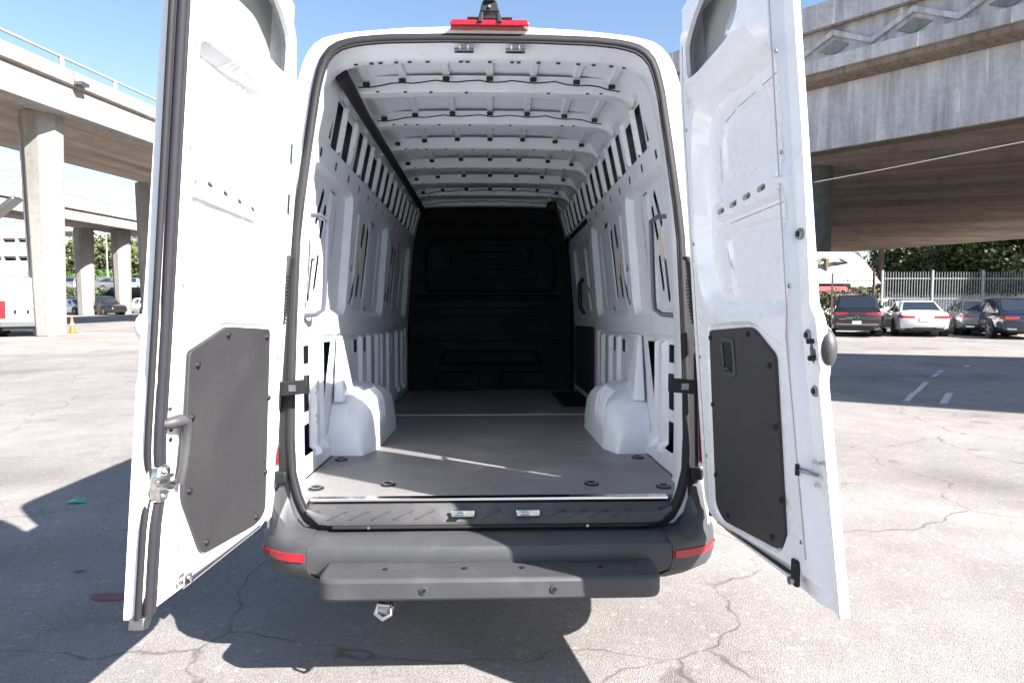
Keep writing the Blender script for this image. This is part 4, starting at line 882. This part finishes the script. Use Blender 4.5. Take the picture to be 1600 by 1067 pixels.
# ------------------------------------------------------------------ cars
def car(name, label, cat, loc, head, kind, paint, L=4.75, Wd=1.86, H=1.44, group=None, rear='lamps', plate='plate'):
    """local: +y forward, origin under the centre"""
    rt = empty(name, loc, -head); tag(rt, label, cat, group)
    w2 = Wd/2; h = L/2
    suv = kind == 'suv'
    deck = .98 if not suv else 1.05; hood = .80 if not suv else 1.0; belt = .93 if not suv else 1.08; gc = .17 if not suv else .22
    # stations: y, half width, z top, z low
    if suv: st_ = [(-h, .80, .92, .42), (-h+.04, .90, 1.04, .34), (-h+.25, .97, belt, .26), (-h+.9, 1, belt, gc), (-.4, 1, belt, gc), (.7, 1, belt-.02, gc), (h-1.15, .99, hood, gc), (h-.5, .94, hood-.08, .24), (h-.1, .82, hood-.25, .28), (h, .70, .60, .34)]
    else: st_ = [(-h, .78, .86, .42), (-h+.05, .88, deck, .32), (-h+.35, .95, deck+.01, .25), (-h+.95, 1, belt+.02, gc), (-.4, 1, belt, gc), (.8, 1, belt-.03, gc), (h-1.2, .98, hood+.05, gc), (h-.5, .92, hood-.08, .22), (h-.1, .80, .60, .26), (h, .68, .50, .32)]
    rg = []
    for y, k_, zt_, zl_ in st_:
        w_ = w2*k_; zm = zl_+(zt_-zl_)*.55
        half = [(w_*.80, zl_), (w_*.965, zl_+.05), (w_*1.0, zm-.08), (w_*.99, zm+.06), (w_*.955, zt_-.07), (w_*.88, zt_-.01), (w_*.5, zt_+.015)]
        rg.append([(x, y, z) for x, z in half]+[(-x, y, z) for x, z in reversed(half)])
    body_ = MB().loft(rg).build('body', paint, rt, 0, 42)
    # cabin: rings from the rear to the front
    if suv: cb = [(-h+.10, belt-.02, .86, belt-.02, .86), (-h+.42, belt, .88, H-.06, .70), (-h+.75, belt, .88, H, .72), (.15, belt, .88, H, .73), (.55, belt, .88, H-.05, .71), (1.25, belt-.05, .86, belt-.02, .80)]
    else: cb = [(-h+.55, deck, .80, deck, .80), (-h+1.25, belt, .86, H-.05, .62), (-h+1.7, belt, .88, H, .66), (.15, belt, .88, H, .67), (.45, belt, .87, H-.05, .65), (1.35, belt-.06, .84, belt-.04, .78)]
    rg = []
    for y, zb_, wb_, zt_, wt_ in cb:
        half = [(w2*wb_, zb_-.06), (w2*wb_, zb_), (w2*(wt_+.03), zt_-.05), (w2*(wt_-.03), zt_-.008), (w2*wt_*.5, zt_+.012)]
        rg.append([(x, y, z) for x, z in half]+[(-x, y, z) for x, z in reversed(half)])
    MB().loft(rg).build('roof', paint, rt, 0, 38)
    # windows: rear, front, sides (a few millimetres proud of the cabin)
    def ringpt(y, side, f):     # point on side of cabin at height fraction f
        for (a, b_) in zip(cb[:-1], cb[1:]):
            if a[0] <= y <= b_[0]:
                t = (y-a[0])/(b_[0]-a[0]); zb_ = a[1]+(b_[1]-a[1])*t; wb_ = a[2]+(b_[2]-a[2])*t; zt_ = a[3]+(b_[3]-a[3])*t; wt_ = a[4]+(b_[4]-a[4])*t
                return Vector((side*(w2*(wb_+(wt_+.03-wb_)*f)+.007), y, zb_+(zt_-.05-zb_)*f))
    y0, y1 = cb[1][0]-.12, cb[4][0]
    gl = 'glass' if paint in ('ck', 'cb', 'cg', 'cr') else 'glass'
    for side in (-1, 1):
        segs = [(y0-.16, y0+.06, -.25), (-.30 if not suv else -.45, -.24, 0), ] 
        ya, yb, yc = y0+.02, -.22, y1-.02
        for (p0, p1, cut0, cut1) in ((ya, yb-.03, .28 if not suv else .12, 0), (yb+.03, yc, 0, -.45)):
            lo0 = ringpt(p0-(.22 if cut0 else 0)+.0, side, .10) or ringpt(p0, side, .1); lo1 = ringpt(p1+(-cut1*.9), side, .10); hi1 = ringpt(p1, side, .93); hi0 = ringpt(p0+cut0*.5, side, .93)
            q = [lo0, lo1, hi1, hi0]; b = MB(); b.add(q+[v-Vector((side*.02, 0, 0)) for v in q], [(0, 1, 2, 3), (7, 6, 5, 4), (0, 4, 5, 1), (1, 5, 6, 2), (2, 6, 7, 3), (3, 7, 4, 0)]); b.build('side_window', gl, rt)
    def quadwin(ia, ib, name, wk, out):
        a, b_ = cb[ia], cb[ib]; t0, t1 = .12, .93
        def pt(t, s_): 
            zb_ = a[3]+(b_[3]-a[3])*t; y = a[0]+(b_[0]-a[0])*t; ww = w2*((a[4]-.02)+(b_[4]-a[4])*t)*wk; return Vector((s_*ww, y+out*.0, zb_+.016))
        q = [pt(t0, -1), pt(t0, 1), pt(t1, 1), pt(t1, -1)]; nrm = (q[1]-q[0]).cross(q[3]-q[0]).normalized()
        if nrm.z < 0: nrm = -nrm
        MB().add([v+nrm*.012 for v in q]+[v-nrm*.02 for v in q], [(0, 1, 2, 3), (7, 6, 5, 4), (0, 4, 5, 1), (1, 5, 6, 2), (2, 6, 7, 3), (3, 7, 4, 0)]).build(name, gl, rt, .004)
    quadwin(0, 1, 'rear_window', .90, -1); quadwin(5, 4, 'windshield', .92, 1)
    # wheels
    for sx in (-1, 1):
        for y in (-h+.98, h-.92):
            R_ = .345 if suv else .33
            MB().cyl((sx*(w2-.16), y, R_+.03), (sx*(w2+.006), y, R_+.03), R_+.05, 24).build('wheel_arch', 'black', rt)
            wv = MB().cyl((sx*(w2-.21), y, R_), (sx*(w2+.012), y, R_), R_, 24).build('wheel', 'tyre', rt, .02)
            rm = MB().cyl((sx*(w2+.010), y, R_), (sx*(w2+.018), y, R_), R_*.66, 20).build('rim', 'black', wv)
            b = MB()
            for j in range(5):
                a = 2*math.pi*j/5; MB().bar((sx*(w2+.022), y, R_), (sx*(w2+.022), y+R_*.64*math.cos(a), R_+R_*.64*math.sin(a)), .05, .012, (sx, 0, 0)).build('spoke', 'rim', wv)
    # rear details
    zt_ = .80 if not suv else .92; yr = -h
    for sx in (-1, 1):
        b = MB(); b.hexa([(sx*w2*.34, yr-.012, zt_-.05), (sx*w2*.80, yr-.005, zt_-.07), (sx*w2*.80, yr+.10, zt_-.07), (sx*w2*.34, yr+.1, zt_-.05), (sx*w2*.34, yr-.004, zt_+.03), (sx*w2*.82, yr+.002, zt_+.05), (sx*w2*.82, yr+.1, zt_+.05), (sx*w2*.34, yr+.1, zt_+.03)])
        b.build('tail_light', 'red', rt, .01)
        b = MB(); b.hexa([(sx*w2*.80, yr-.005, zt_-.07), (sx*w2*.96, yr+.12, zt_-.05), (sx*w2*.9, yr+.25, zt_-.05), (sx*w2*.7, yr+.1, zt_-.07), (sx*w2*.80, yr+.002, zt_+.05), (sx*w2*.935, yr+.12, zt_+.06), (sx*w2*.9, yr+.25, zt_+.06), (sx*w2*.7, yr+.1, zt_+.05)]); b.build('tail_light', 'red', rt, .008)
        b = MB(); b.hexa([(sx*w2*.55, h-.10, .56), (sx*w2*.78, h-.16, .57), (sx*w2*.7, h-.4, .57), (sx*w2*.5, h-.4, .56), (sx*w2*.55, h-.11, .64), (sx*w2*.78, h-.20, .67), (sx*w2*.7, h-.45, .70), (sx*w2*.5, h-.4, .66)]); b.build('headlight', 'csv', rt, .01)
        MB().hexa([(sx*w2*1.0, .78, belt), (sx*w2*1.2, .74, belt+.02), (sx*w2*1.2, .86, belt+.02), (sx*w2*1.0, .9, belt), (sx*w2*1.0, .80, belt+.10), (sx*w2*1.2, .76, belt+.14), (sx*w2*1.2, .86, belt+.14), (sx*w2*1.0, .9, belt+.10)]).build('side_mirror', paint, rt, .02)
        if not suv or rear != 'band': MB().hexa([(sx*w2*.42, yr-.03, .36), (sx*w2*.72, yr-.02, .36), (sx*w2*.72, yr+.1, .36), (sx*w2*.42, yr+.1, .36), (sx*w2*.42, yr-.03, .41), (sx*w2*.74, yr-.02, .43), (sx*w2*.74, yr+.1, .43), (sx*w2*.42, yr+.1, .41)]).build('exhaust_trim', 'chrome', rt, .006)
    MB().box((0, yr+.05, .33), (Wd*.70, .12, .12)).build('rear_apron', 'black', rt, .02)
    MB().box((0, h-.03, .42), (Wd*.55, .08, .20)).build('grille', 'black', rt, .02)
    if rear == 'band':
        MB().box((0, yr-.006, zt_+.0), (Wd*.40, .03, .028)).build('light_band', 'redd', rt, .004)
        e_ = MB().cyl((0, yr-.022, .78), (0, yr+.02, .78), .065, 20).build('emblem', 'csv', rt); MB().cyl((0, yr-.026, .78), (0, yr-.018, .78), .05, 20).build('emblem_face', 'black', e_)
        for sx in (-1,): MB().box((-.52, yr-.0, .70), (.22, .03, .022)).build('badge', 'csv', rt)
        MB().box((0, yr-.01, .50), (Wd*.80, .06, .035)).build('bumper_trim', 'csv', rt, .01)
        MB().box((0, yr-.012, .56), (.32, .02, .15)).build('number_plate', 'plate', rt, .004)
        for sx in (-1, 1): MB().box((sx*w2*.66, yr-.01, .555), (.20, .03, .03)).build('reflector', 'redd', rt)
    else:
        MB().box((0, yr-.008, .70), (.34, .02, .15)).build('number_plate', 'plate' if plate else 'black', rt, .004)
    return rt
def at(px, py): p = gp(px, py); return Vector((p.x, p.y, 0))
def place(px, py, head, back, side=0):      # rear-centre of the car at this ground point
    p = at(px, py); d = Vector((math.sin(head), math.cos(head), 0)); return p+d*back
H23 = R(22)
pr = 'cars parked in front of the iron fence'
car('parked_car', 'black SUV with full-width red lamp band, nearest the viaduct pier', 'car', place(1338, 527, R(26), 2.25), R(26), 'suv', 'ck', 4.5, 1.84, 1.66, pr, 'band')
car('parked_car', 'white sedan parked between the black SUV and the grey sedan', 'car', place(1444, 527, H23, 2.4), H23, 'sedan', 'cw', 4.8, 1.90, 1.42, pr)
car('parked_car', 'grey sedan with a pale bumper, right of the white sedan', 'car', place(1541, 526, R(24), 2.4), R(24), 'sedan', 'cg', 4.8, 1.9, 1.45, pr, 'lamps')
car('parked_car', 'dark blue car cut off by the right edge of the picture', 'car', at(1606, 530)+Vector((.35, 1.7, 0)), R(18), 'sedan', 'cb', 4.6, 1.88, 1.50, pr)
car('parked_car', 'dark red and black SUV half hidden behind the white and grey sedans', 'car', place(1486, 505, R(30), 2.3), R(30), 'suv', 'cr', 4.6, 1.9, 1.70, pr)
car('parked_car', 'blue car standing behind the shaded right end of the fence', 'car', Vector((35, 46, 0)), R(70), 'suv', 'cb', 4.6, 1.85, 1.65)
car('parked_car', 'silver car seen through the gap between black SUV and white sedan', 'car', Vector((20.2, 31.2, 0)), R(75), 'suv', 'csv', 4.4, 1.8, 1.55)
pl = 'cars parked under the lower ramp'
def lcar(px, D, head, kind, paint, label, H=1.45, L=4.7):
    p = dp(px, 465, D); return car('parked_car', label, 'car', (p.x, p.y, 0), head, kind, paint, L, 1.85, H, pl)
lcar(116, 62, R(118), 'sedan', 'cw', 'white sedan parked under the ramp beside the tall pale column', 1.42)
lcar(160, 61, R(118), 'suv', 'ck', 'dark SUV parked between two white cars under the ramp', 1.66)
lcar(222, 67, R(-60), 'sedan', 'cw', 'white coupe partly hidden behind the open left door', 1.5)
lcar(104, 70, R(118), 'suv', 'csv', 'silver car behind the white sedan beside the column', 1.6)
lcar(178, 69, R(118), 'sedan', 'cg', 'grey car behind the dark SUV under the ramp', 1.5)

# white van at the left edge ------------------------------------------------
def small_van():
    head = R(-33); loc = at(46, 526)+Vector((math.sin(head)*2.5, math.cos(head)*2.5, 0))
    rt = empty('parked_van', tuple(loc), -head); tag(rt, 'white delivery van parked behind the column, cut off by the left edge', 'van')
    h = 2.5; prof = [(.95, .45), (.985, .75), (.97, 1.15), (.93, 1.6), (.86, 2.0), (.80, 2.2), (.70, 2.32), (.4, 2.37)]
    rg = []
    for y, k_, dz in ((-h, .95, -.06), (-h+.05, .985, -.02), (-h+.3, 1, 0), (.8, 1, 0), (1.3, .97, -.1), (2.0, .95, -.95), (h, .88, -1.35)):
        half = [(x*k_, z if z < 1 else max(1.0, z+dz*(z-1)/1.37 if dz < -.2 else z+dz)) for x, z in prof]; rg.append([(x, y, z) for x, z in half]+[(-x, y, z) for x, z in reversed(half)])
    MB().loft(rg).build('body', 'cw', rt, 0, 40)
    MB().box((0, -h+.02, .50), (1.86, .22, .22)).build('rear_bumper', 'cg', rt, .04); MB().box((0, -h+.25, .33), (1.7, .5, .14)).build('underbody', 'black', rt)
    for sx in (-1, 1):
        MB().hexa([(sx*.72, -h-.03, .72), (sx*.965, -h-.005, .72), (sx*.985, -h+.14, .72), (sx*.72, -h+.1, .72), (sx*.72, -h-.03, 1.42), (sx*.945, -h-.005, 1.42), (sx*.965, -h+.14, 1.42), (sx*.72, -h+.1, 1.42)]).build('tail_light', 'red', rt, .015)
        for y in (-1.55, 1.6):
            MB().cyl((sx*.72, y, .36), (sx*.985, y, .36), .40, 24).build('wheel_arch', 'black', rt); wv = MB().cyl((sx*.72, y, .34), (sx*.99, y, .34), .34, 24).build('wheel', 'tyre', rt, .02); MB().cyl((sx*.985, y, .34), (sx*.998, y, .34), .2, 18).build('rim', 'rim', wv)
    MB().box((.05, -h-.012, 1.35), (.012, .02, 1.55)).build('door_gap', 'dkopen', rt)
    MB().box((.18, -h-.02, 1.10), (.16, .03, .04)).build('door_handle', 'steel', rt, .005); MB().box((-.22, -h-.02, .98), (.5, .03, .16)).build('plate_recess', 'black', rt, .01)
    MB().box((-.22, -h-.036, .965), (.32, .01, .11)).build('number_plate', 'plate', rt)
    MB().box((0, -h+.03, 2.335), (.34, .05, .035)).build('brake_light', 'redd', rt)
    MB().box((.35, -h-.02, 1.12), (.12, .03, .12)).build('emblem', 'steel', rt, .02)
small_van()
# traffic cone
p = at(113, 521); rt = empty('traffic_cone', tuple(p)); tag(rt, 'small orange traffic cone standing beside the tall pale column', 'cone')
MB().box((0, 0, .015), (.36, .36, .03)).build('base', 'orange', rt, .005)
rg = [[(r_*math.cos(a), r_*math.sin(a), z) for a in np.linspace(0, 2*math.pi, 17)[:-1]] for z, r_ in ((.03, .13), (.70, .028), (.715, .02))]; MB().loft(rg).build('cone_body', 'orange', rt, 0, 50)
rg = [[(r_*math.cos(a), r_*math.sin(a), z) for a in np.linspace(0, 2*math.pi, 17)[:-1]] for z, r_ in ((.36, .083), (.46, .068))]; MB().loft(rg).build('collar', 'plate', rt, 0, 50)

# ------------------------------------------------------------------ right side: fence, house, trees, pole
def fence(p, q, h, pitch, label, m, post_every, group=None, pk=.022):
    p = Vector(p); q = Vector(q); d = (q-p); L = d.length; d.normalize(); rt = empty('iron_fence', tuple(p), math.atan2(d.y, d.x)); tag(rt, label, 'fence', group)
    n_ = int(L/pitch); proto = None
    for i in range(n_+1):
        x = i*pitch
        if proto is None: proto = MB().box((0, 0, h*.5), (pk, pk, h)).build('picket', m, rt)
        else:
            c = proto.copy(); COL.objects.link(c); c.parent = rt; c.location = (x, 0, 0)
    for z in (h*.97-.22, h*.55, .2): MB().box((L/2, .022, z), (L, .03, .045)).build('rail', m, rt)
    x = 0
    while x < L: MB().box((x, .0, (h+.08)/2), (.085, .085, h+.08)).build('post', m, rt); x += post_every
f0 = dp(1378, 465, 31.5); f1 = dp(1625, 465, 31.5)
fence((f0.x, f0.y, 0), (f1.x+1.0, f1.y, 0), 2.72, .125, 'tall iron picket fence behind the parked cars, sunlit on its left part', 'iron', 2.32, pk=.018)
g0 = dp(1300, 465, 32.2); g1 = dp(1366, 465, 31.8)
fence((g0.x, g0.y, 0), (g1.x, g1.y, 0), 2.6, .16, 'thin dark iron gate in front of the pale house', 'ironb', 3.2, pk=.018)
tag(MB().cyl(tuple(dp(1365, 465, 30)*1-Vector((0, 0, 1.6))), tuple(dp(1365, 465, 30)+Vector((0, 0, 1.15))), .06, 10).build('gate_post', 'ironb'), 'dark brown steel gate post left of the white sedan', 'post')
p = dp(1374, 465, 36); tag(MB().cyl((p.x, p.y, 0), (p.x+.03, p.y, 4.1), .15, 12, .13).build('utility_pole', 'wood'), 'brown wooden utility pole rising behind the fence', 'pole')
# pale wall with lot behind
a = dp(1385, 465, 40); c = dp(1700, 465, 40)
tag(MB().hexa([(a.x-3, a.y, 0), (c.x, c.y, 0), (c.x, c.y+.3, 0), (a.x-3, a.y+.3, 0), (a.x-3, a.y, 2.05), (c.x, c.y, 2.05), (c.x, c.y+.3, 2.05), (a.x-3, a.y+.3, 2.05)]).build('garden_wall', 'stuccow'), 'long low white garden wall behind the fence', 'wall')
# house with pale gable roof and red awning
hs = empty('house', tuple(dp(1268, 465, 34.6)-Vector((0, 0, 1.541)))); hs.scale = (.70, .70, .70); tag(hs, 'pale stucco house with light roof and dark red awning left of the pole', 'house')
def hb(c, d, name, m, bevel=0, rot=None): return MB().box(c, d, rot).build(name, m, hs, bevel)
hb((0.5, 2, 1.6), (6.6, 5, 3.2), 'wall', 'stucco')
MB().add([(-3.6, -1.2, 3.2), (4.4, -1.2, 3.2), (4.4, 5, 3.2), (-3.6, 5, 3.2), (-1.6, 1.9, 5.6), (4.4, 1.9, 5.6)], [(0, 1, 5, 4), (1, 2, 5), (2, 3, 4, 5), (3, 0, 4), (0, 3, 2, 1)]).build('roof', 'roofw', hs)
MB().add([(2.1, -1.4, 3.1), (3.8, -1.4, 3.1), (3.4, 1.5, 5.3), (2.5, 1.5, 5.3)]+[(2.1, -1.4, 2.95), (3.8, -1.4, 2.95), (3.4, 1.5, 5.1), (2.5, 1.5, 5.1)], [(0, 1, 2, 3), (7, 6, 5, 4), (0, 4, 5, 1), (1, 5, 6, 2), (2, 6, 7, 3), (3, 7, 4, 0)]).build('gable_roof', 'roofw', hs)
for x0, x1, zlo in ((-3.3, 1.0, 2.35), (-1.2, 1.9, 2.62)): MB().hexa([(x0, -1.9, zlo), (x1, -1.9, zlo), (x1, -.5, zlo+.25), (x0, -.5, zlo+.25), (x0, -1.9, zlo+.12), (x1, -1.9, zlo+.12), (x1, -.5, zlo+.55), (x0, -.5, zlo+.55)]).build('awning', 'roofr', hs)
for x in (-2.4, -1.2, .6, 1.8):
    w_ = hb((x, -.515, 1.9), (.8, .04, .55), 'window', 'bluegl'); MB().box((x, -.545, 1.9), (.05, .03, .55)).build('window_bar', 'stuccow', w_)
hb((2.9, -.52, 1.1), (.9, .05, 2.1), 'door', 'csv')
def leaves(name, c, r3, n, size, m, parent=None, clump=.25, nc=40, seed=1, flat=False):
    # spread leaf clumps through the volume
    rg = np.random.default_rng(seed); b = MB(); cs = []
    for _ in range(nc):
        v = rg.normal(size=3); v /= np.linalg.norm(v); v *= rg.uniform(.35, 1)**.6; cs.append(v)
    cs = np.array(cs); vs = []; fs = []
    for i in range(n):
        k_ = rg.integers(nc); p_ = cs[k_]+rg.normal(size=3)*clump*.5; p_ = p_*np.array(r3)+np.array(c)
        a = rg.normal(size=3); a /= np.linalg.norm(a); q = np.cross(a, rg.normal(size=3)); q /= max(1e-6, np.linalg.norm(q)); s_ = size*rg.uniform(.5, 1.3)
        k0 = len(vs); vs += [p_-a*s_, p_+q*s_*.5, p_+a*s_, p_-q*s_*.5]; fs.append((k0, k0+1, k0+2, k0+3))
    me = bpy.data.meshes.new(name); me.from_pydata([tuple(v) for v in vs], [], fs); me.update(); o = bpy.data.objects.new(name, me); me.materials.append(M[m]); COL.objects.link(o)
    if parent: o.parent = parent
    return o
def tree(loc, h, r_, m, label, seed, z0=.25, n=5000, size=.16, group=None, name='broadleaf_tree', rz=None):
    rt = empty(name, loc); tag(rt, label, 'tree', group); rg = np.random.default_rng(seed)
    t_ = MB(); t_.tube([(0, 0, -.2), (.1, 0, h*.3), (.0, .1, h*.6), (.1, 0, h*.85)], [h*.028, h*.022, h*.014, .02], 8)
    t_.build('trunk', 'bark', rt)
    for j in range(5):
        a = rg.uniform(0, 6.28); z = h*rg.uniform(.3, .6); MB().tube([(0, 0, z), (r_*.5*math.cos(a), r_*.5*math.sin(a), z+h*.12), (r_*.8*math.cos(a), r_*.8*math.sin(a), z+h*.22)], [h*.012, h*.008, .015], 6).build('limb', 'bark', rt)
    leaves('crown', (0, 0, h*(z0+1)/2), (r_, r_, h*(1-z0)/2), n, size, m, rt, .28, 46, seed)
tg = 'dark trees behind the iron fence'
for i, (px, D, h, r_) in enumerate(((1408, 92, 9.5, 4.6), (1448, 90, 11, 5.2), (1492, 84, 11, 5.0), (1540, 80, 11, 4.9), (1590, 76, 11, 4.8), (1640, 74, 11, 5.0), (1520, 94, 13, 6.5), (1446, 102, 13, 7.0), (1600, 92, 13, 6.5))):
    p = dp(px, 465, D); tree((p.x, p.y, 0), h, r_, 'leafd', ['dark leafy tree just right of the utility pole', 'dark tree behind the fence above the white sedan', 'dense dark tree above the grey sedan', 'dense dark tree above the gap between two sedans', 'dark tree at the right edge above the blue car', 'dark tree leaning in from beyond the right edge', 'taller dark tree in the second row, right of centre', 'taller dark tree in the second row, nearest the pole', 'taller dark tree in the second row, at the right edge'][i], 30+i, .06, 7500, .30, tg)
p = dp(1318, 465, 32.9); o = leaves('hedge', (p.x, p.y, .95), (2.2, .6, .95), 3500, .09, 'leafo', None, .3, 50, 91); tag(o, 'low sunlit olive hedge behind the thin iron gate', 'hedge')
for px, D in ((1425, 39), (1470, 39), (1530, 39), (1580, 39)):
    p = dp(px, 465, D); o = leaves('climbing_plant', (p.x, p.y+.3, 2.15), (1.6, .3, .35), 900, .12, 'leafo', None, .5, 24, int(px)); tag(o, 'thin leafy climber on the white garden wall, %s' % {1425: 'above the white sedan', 1470: 'above the dark red SUV', 1530: 'above the grey sedan', 1580: 'near the right edge'}[px], 'plant')
# palm tips hanging by the pier
p = dp(1290, 400, 34.5); b = MB()
for k_ in range(26):
    a = -1.2+2.4*k_/25; L_ = rng.uniform(.7, 1.2); b.add([p, p+Vector((math.sin(a)*L_*.5+.03, .05, -.25*L_-.05)), p+Vector((math.sin(a)*L_, 0, -L_*.9)), p+Vector((math.sin(a)*L_*.5-.03, -.05, -.25*L_))], [(0, 1, 2, 3)])
    p = p+Vector((.035, .02, 0))
pt_ = empty('palm_tree', tuple(dp(1293, 465, 34.6)-Vector((0, 0, 1.54)))); tag(pt_, 'palm with drooping brown fronds beside the viaduct pier', 'tree')
o = b.build('frond_skirt', 'leafo', None); par(o, pt_); MB().tube([(0, 0, 0), (-.1, .1, 3.5)], [.12, .10], 10).build('trunk', 'bark', pt_)

# ------------------------------------------------------------------ left background
lot = MB().hexa([(-160, 76, -.5), (-20, 76, -.5), (-20, 210, -.5), (-160, 210, -.5), (-160, 76, 2.3), (-20, 76, 2.3), (-20, 210, 2.3), (-160, 210, 2.3)]).build('upper_lot', 'lotc'); tag(lot, kind='structure')
tag(MB().box((-88, 75.6, 1.35), (138, .5, 2.7)).build('retaining_wall', 'wallg'), 'long dark retaining wall behind the cars under the ramp', 'wall')
hd = leaves('hedge', (-56, 75.0, 1.6), (18, .6, 1.2), 6000, .22, 'leafd', None, .3, 160, 5); tag(hd, 'dark hedge hanging over the retaining wall', 'hedge')
gu = 'cars on the raised lot'
for i, (px, D, pt2, kd) in enumerate(((103, 84, 'cb', 'suv'), (118, 86, 'ck', 'sedan'), (133, 84, 'csv', 'suv'), (150, 86, 'cw', 'sedan'), (166, 84, 'cg', 'suv'), (184, 86, 'csv', 'sedan'), (205, 85, 'csv', 'suv'))):
    p = dp(px, 440, D); car('parked_car', ['dark blue SUV on the raised lot, nearest the pale column', 'black sedan on the raised lot left of the first ramp pier', 'silver SUV on the raised lot behind the first ramp pier', 'white sedan on the raised lot between the two ramp piers', 'dark grey SUV on the raised lot below the light pole', 'silver sedan on the raised lot behind the second ramp pier', 'silver SUV on the raised lot near the open left door'][i], 'car', (p.x, p.y, 2.3), R(rng.choice([20, 160])), kd, pt2, 4.6, 1.85, 1.5 if kd == 'sedan' else 1.7, gu)
tag(MB().box((-80, 118, 4.6), (110, .5, 2.0)).build('barrier_wall', 'conc'), 'long pale concrete barrier behind the raised lot', 'wall')
MBp = dp(168, 430, 105); pole = empty('light_pole', (MBp.x, MBp.y, 2.3)); tag(pole, 'slim pale light pole between the two ramp piers', 'pole'); MB().cyl((0, 0, 0), (0, 0, 9), .14, 10, .09).build('shaft', 'iron', pole); MB().box((.5, 0, 9), (1.1, .3, .15)).build('lamp_head', 'iron', pole)
# parking garage: bands of parapet with dark floors
gx0 = dp(-40, 400, 135).x; gx1 = dp(106, 400, 135).x
gr = empty('parking_garage', ((gx0+gx1)/2, 135, 0)); tag(gr, 'white open-sided parking garage with long dark floor openings at far left', 'building')
Lg = gx1-gx0
MB().box((0, 9, 7.2), (Lg-1, 16, 14.0)).build('inner_storeys', 'dkopen', gr)
for z0_, z1_ in ((13.2, 15.1), (9.7, 12.3), (6.2, 8.7), (2.6, 5.1)): MB().box((0, 0, (z0_+z1_)/2), (Lg, .5, z1_-z0_)).build('parapet', 'stuccow', gr)
for z_ in (13.0, 9.5, 6.0): MB().box((0, 9, z_), (Lg-.4, 17.4, .3)).build('floor_slab', 'conc', gr)
for i in range(7): MB().box((-Lg/2+.6+i*(Lg-1.2)/6, .1, 8), (.5, .6, 14.0)).build('column', 'conc', gr)
gb = empty('office_block', (dp(108, 400, 128).x, 128, 0)); tag(gb, 'white block with dark strip windows right of the pale column', 'building')
MB().box((0, 3, 7.5), (6.5, 6, 15)).build('wall', 'stuccow', gb)
for z_ in (5.4, 8.2, 11.0, 13.4): MB().box((.6, -.03, z_), (3.2, .1, .95)).build('window', 'dkopen', gb); 
tg2 = 'olive trees behind the raised lot'
for i, (px, D, h, r_) in enumerate(((128, 122, 8, 3.2), (150, 125, 11.5, 4.6), (163, 120, 9.5, 4), (205, 124, 10.5, 4.6), (222, 120, 9, 4.2), (192, 128, 9.5, 4))):
    p = dp(px, 465, D); tree((p.x, p.y, 2.3), h, r_, 'leafo', ['small olive tree beside the white block', 'tallest olive tree, right of the first ramp pier', 'olive tree behind the slim light pole', 'wide olive tree right of the second ramp pier', 'olive tree nearest the open left door', 'olive tree half hidden by the second ramp pier'][i], 60+i, .2, 2600, .38, tg2)
hd = leaves('hedge', (dp(160, 430, 117).x, 117, 4.9), (9, 1, 1.3), 3500, .3, 'leafg', None, .3, 70, 15); tag(hd, 'bright green hedge in front of the olive trees', 'hedge')
def tower(px, ptop, D, wpx, label, m='bluegl', floors=10, cols=6, cap=0):
    p0 = dp(px-wpx/2, ptop, D); p1 = dp(px+wpx/2, ptop, D); wd_ = p1.x-p0.x; H_ = p0.z
    t_ = empty('distant_building', ((p0.x+p1.x)/2, p0.y, 0)); tag(t_, label, 'building')
    MB().box((0, wd_*.4, H_/2), (wd_, wd_*.8, H_)).build('wall', 'tower', t_)
    fh = H_/floors*.9
    lo = H_*.25
    for i in range(floors):
        z = lo+(H_-lo)*(i+.5)/floors
        MB().box((0, -.15, z), (wd_*.92, .3, (H_-lo)/floors*.5)).build('window_band', m, t_)
    for j in range(cols+1): MB().box((-wd_*.47+wd_*.94*j/cols, -.25, lo+(H_-lo)/2), (wd_*.025, .3, (H_-lo))).build('mullion', 'tower', t_)
    if cap: MB().box((0, wd_*.4, H_+H_*.02), (wd_*.55, wd_*.5, H_*.05)).build('plant_room', 'tower', t_)
tower(6, 248, 520, 30, 'pale high-rise rising above the lower ramp at the left edge', floors=14, cap=1)
tower(14, 372, 420, 60, 'wide low glass block behind the parking garage', floors=12)
tower(12, 342, 470, 44, 'glass tower with stepped top behind the parking garage', floors=12)
tower(215, 312, 560, 20, 'slim distant tower beside the open left door', floors=12, cap=1)
tower(112, 361, 380, 26, 'low distant block just right of the pale column', floors=5)
tower(160, 366, 400, 30, 'distant block framed between the two ramp piers', floors=5)
tower(208, 371, 390, 34, 'distant long block right of the second ramp pier', floors=5)
tower(224, 326, 600, 18, 'grey distant tower half hidden by the open left door', floors=9)
# lamp head poking in at the left edge
p = dp(8, 325, 16); lh = MB().box(tuple(p), (.75, .35, .10), Matrix.Rotation(R(-38), 3, 'Y')).build('floodlight', 'steel', None, .03); tag(lh, 'grey floodlight head poking in at the left edge', 'lamp')
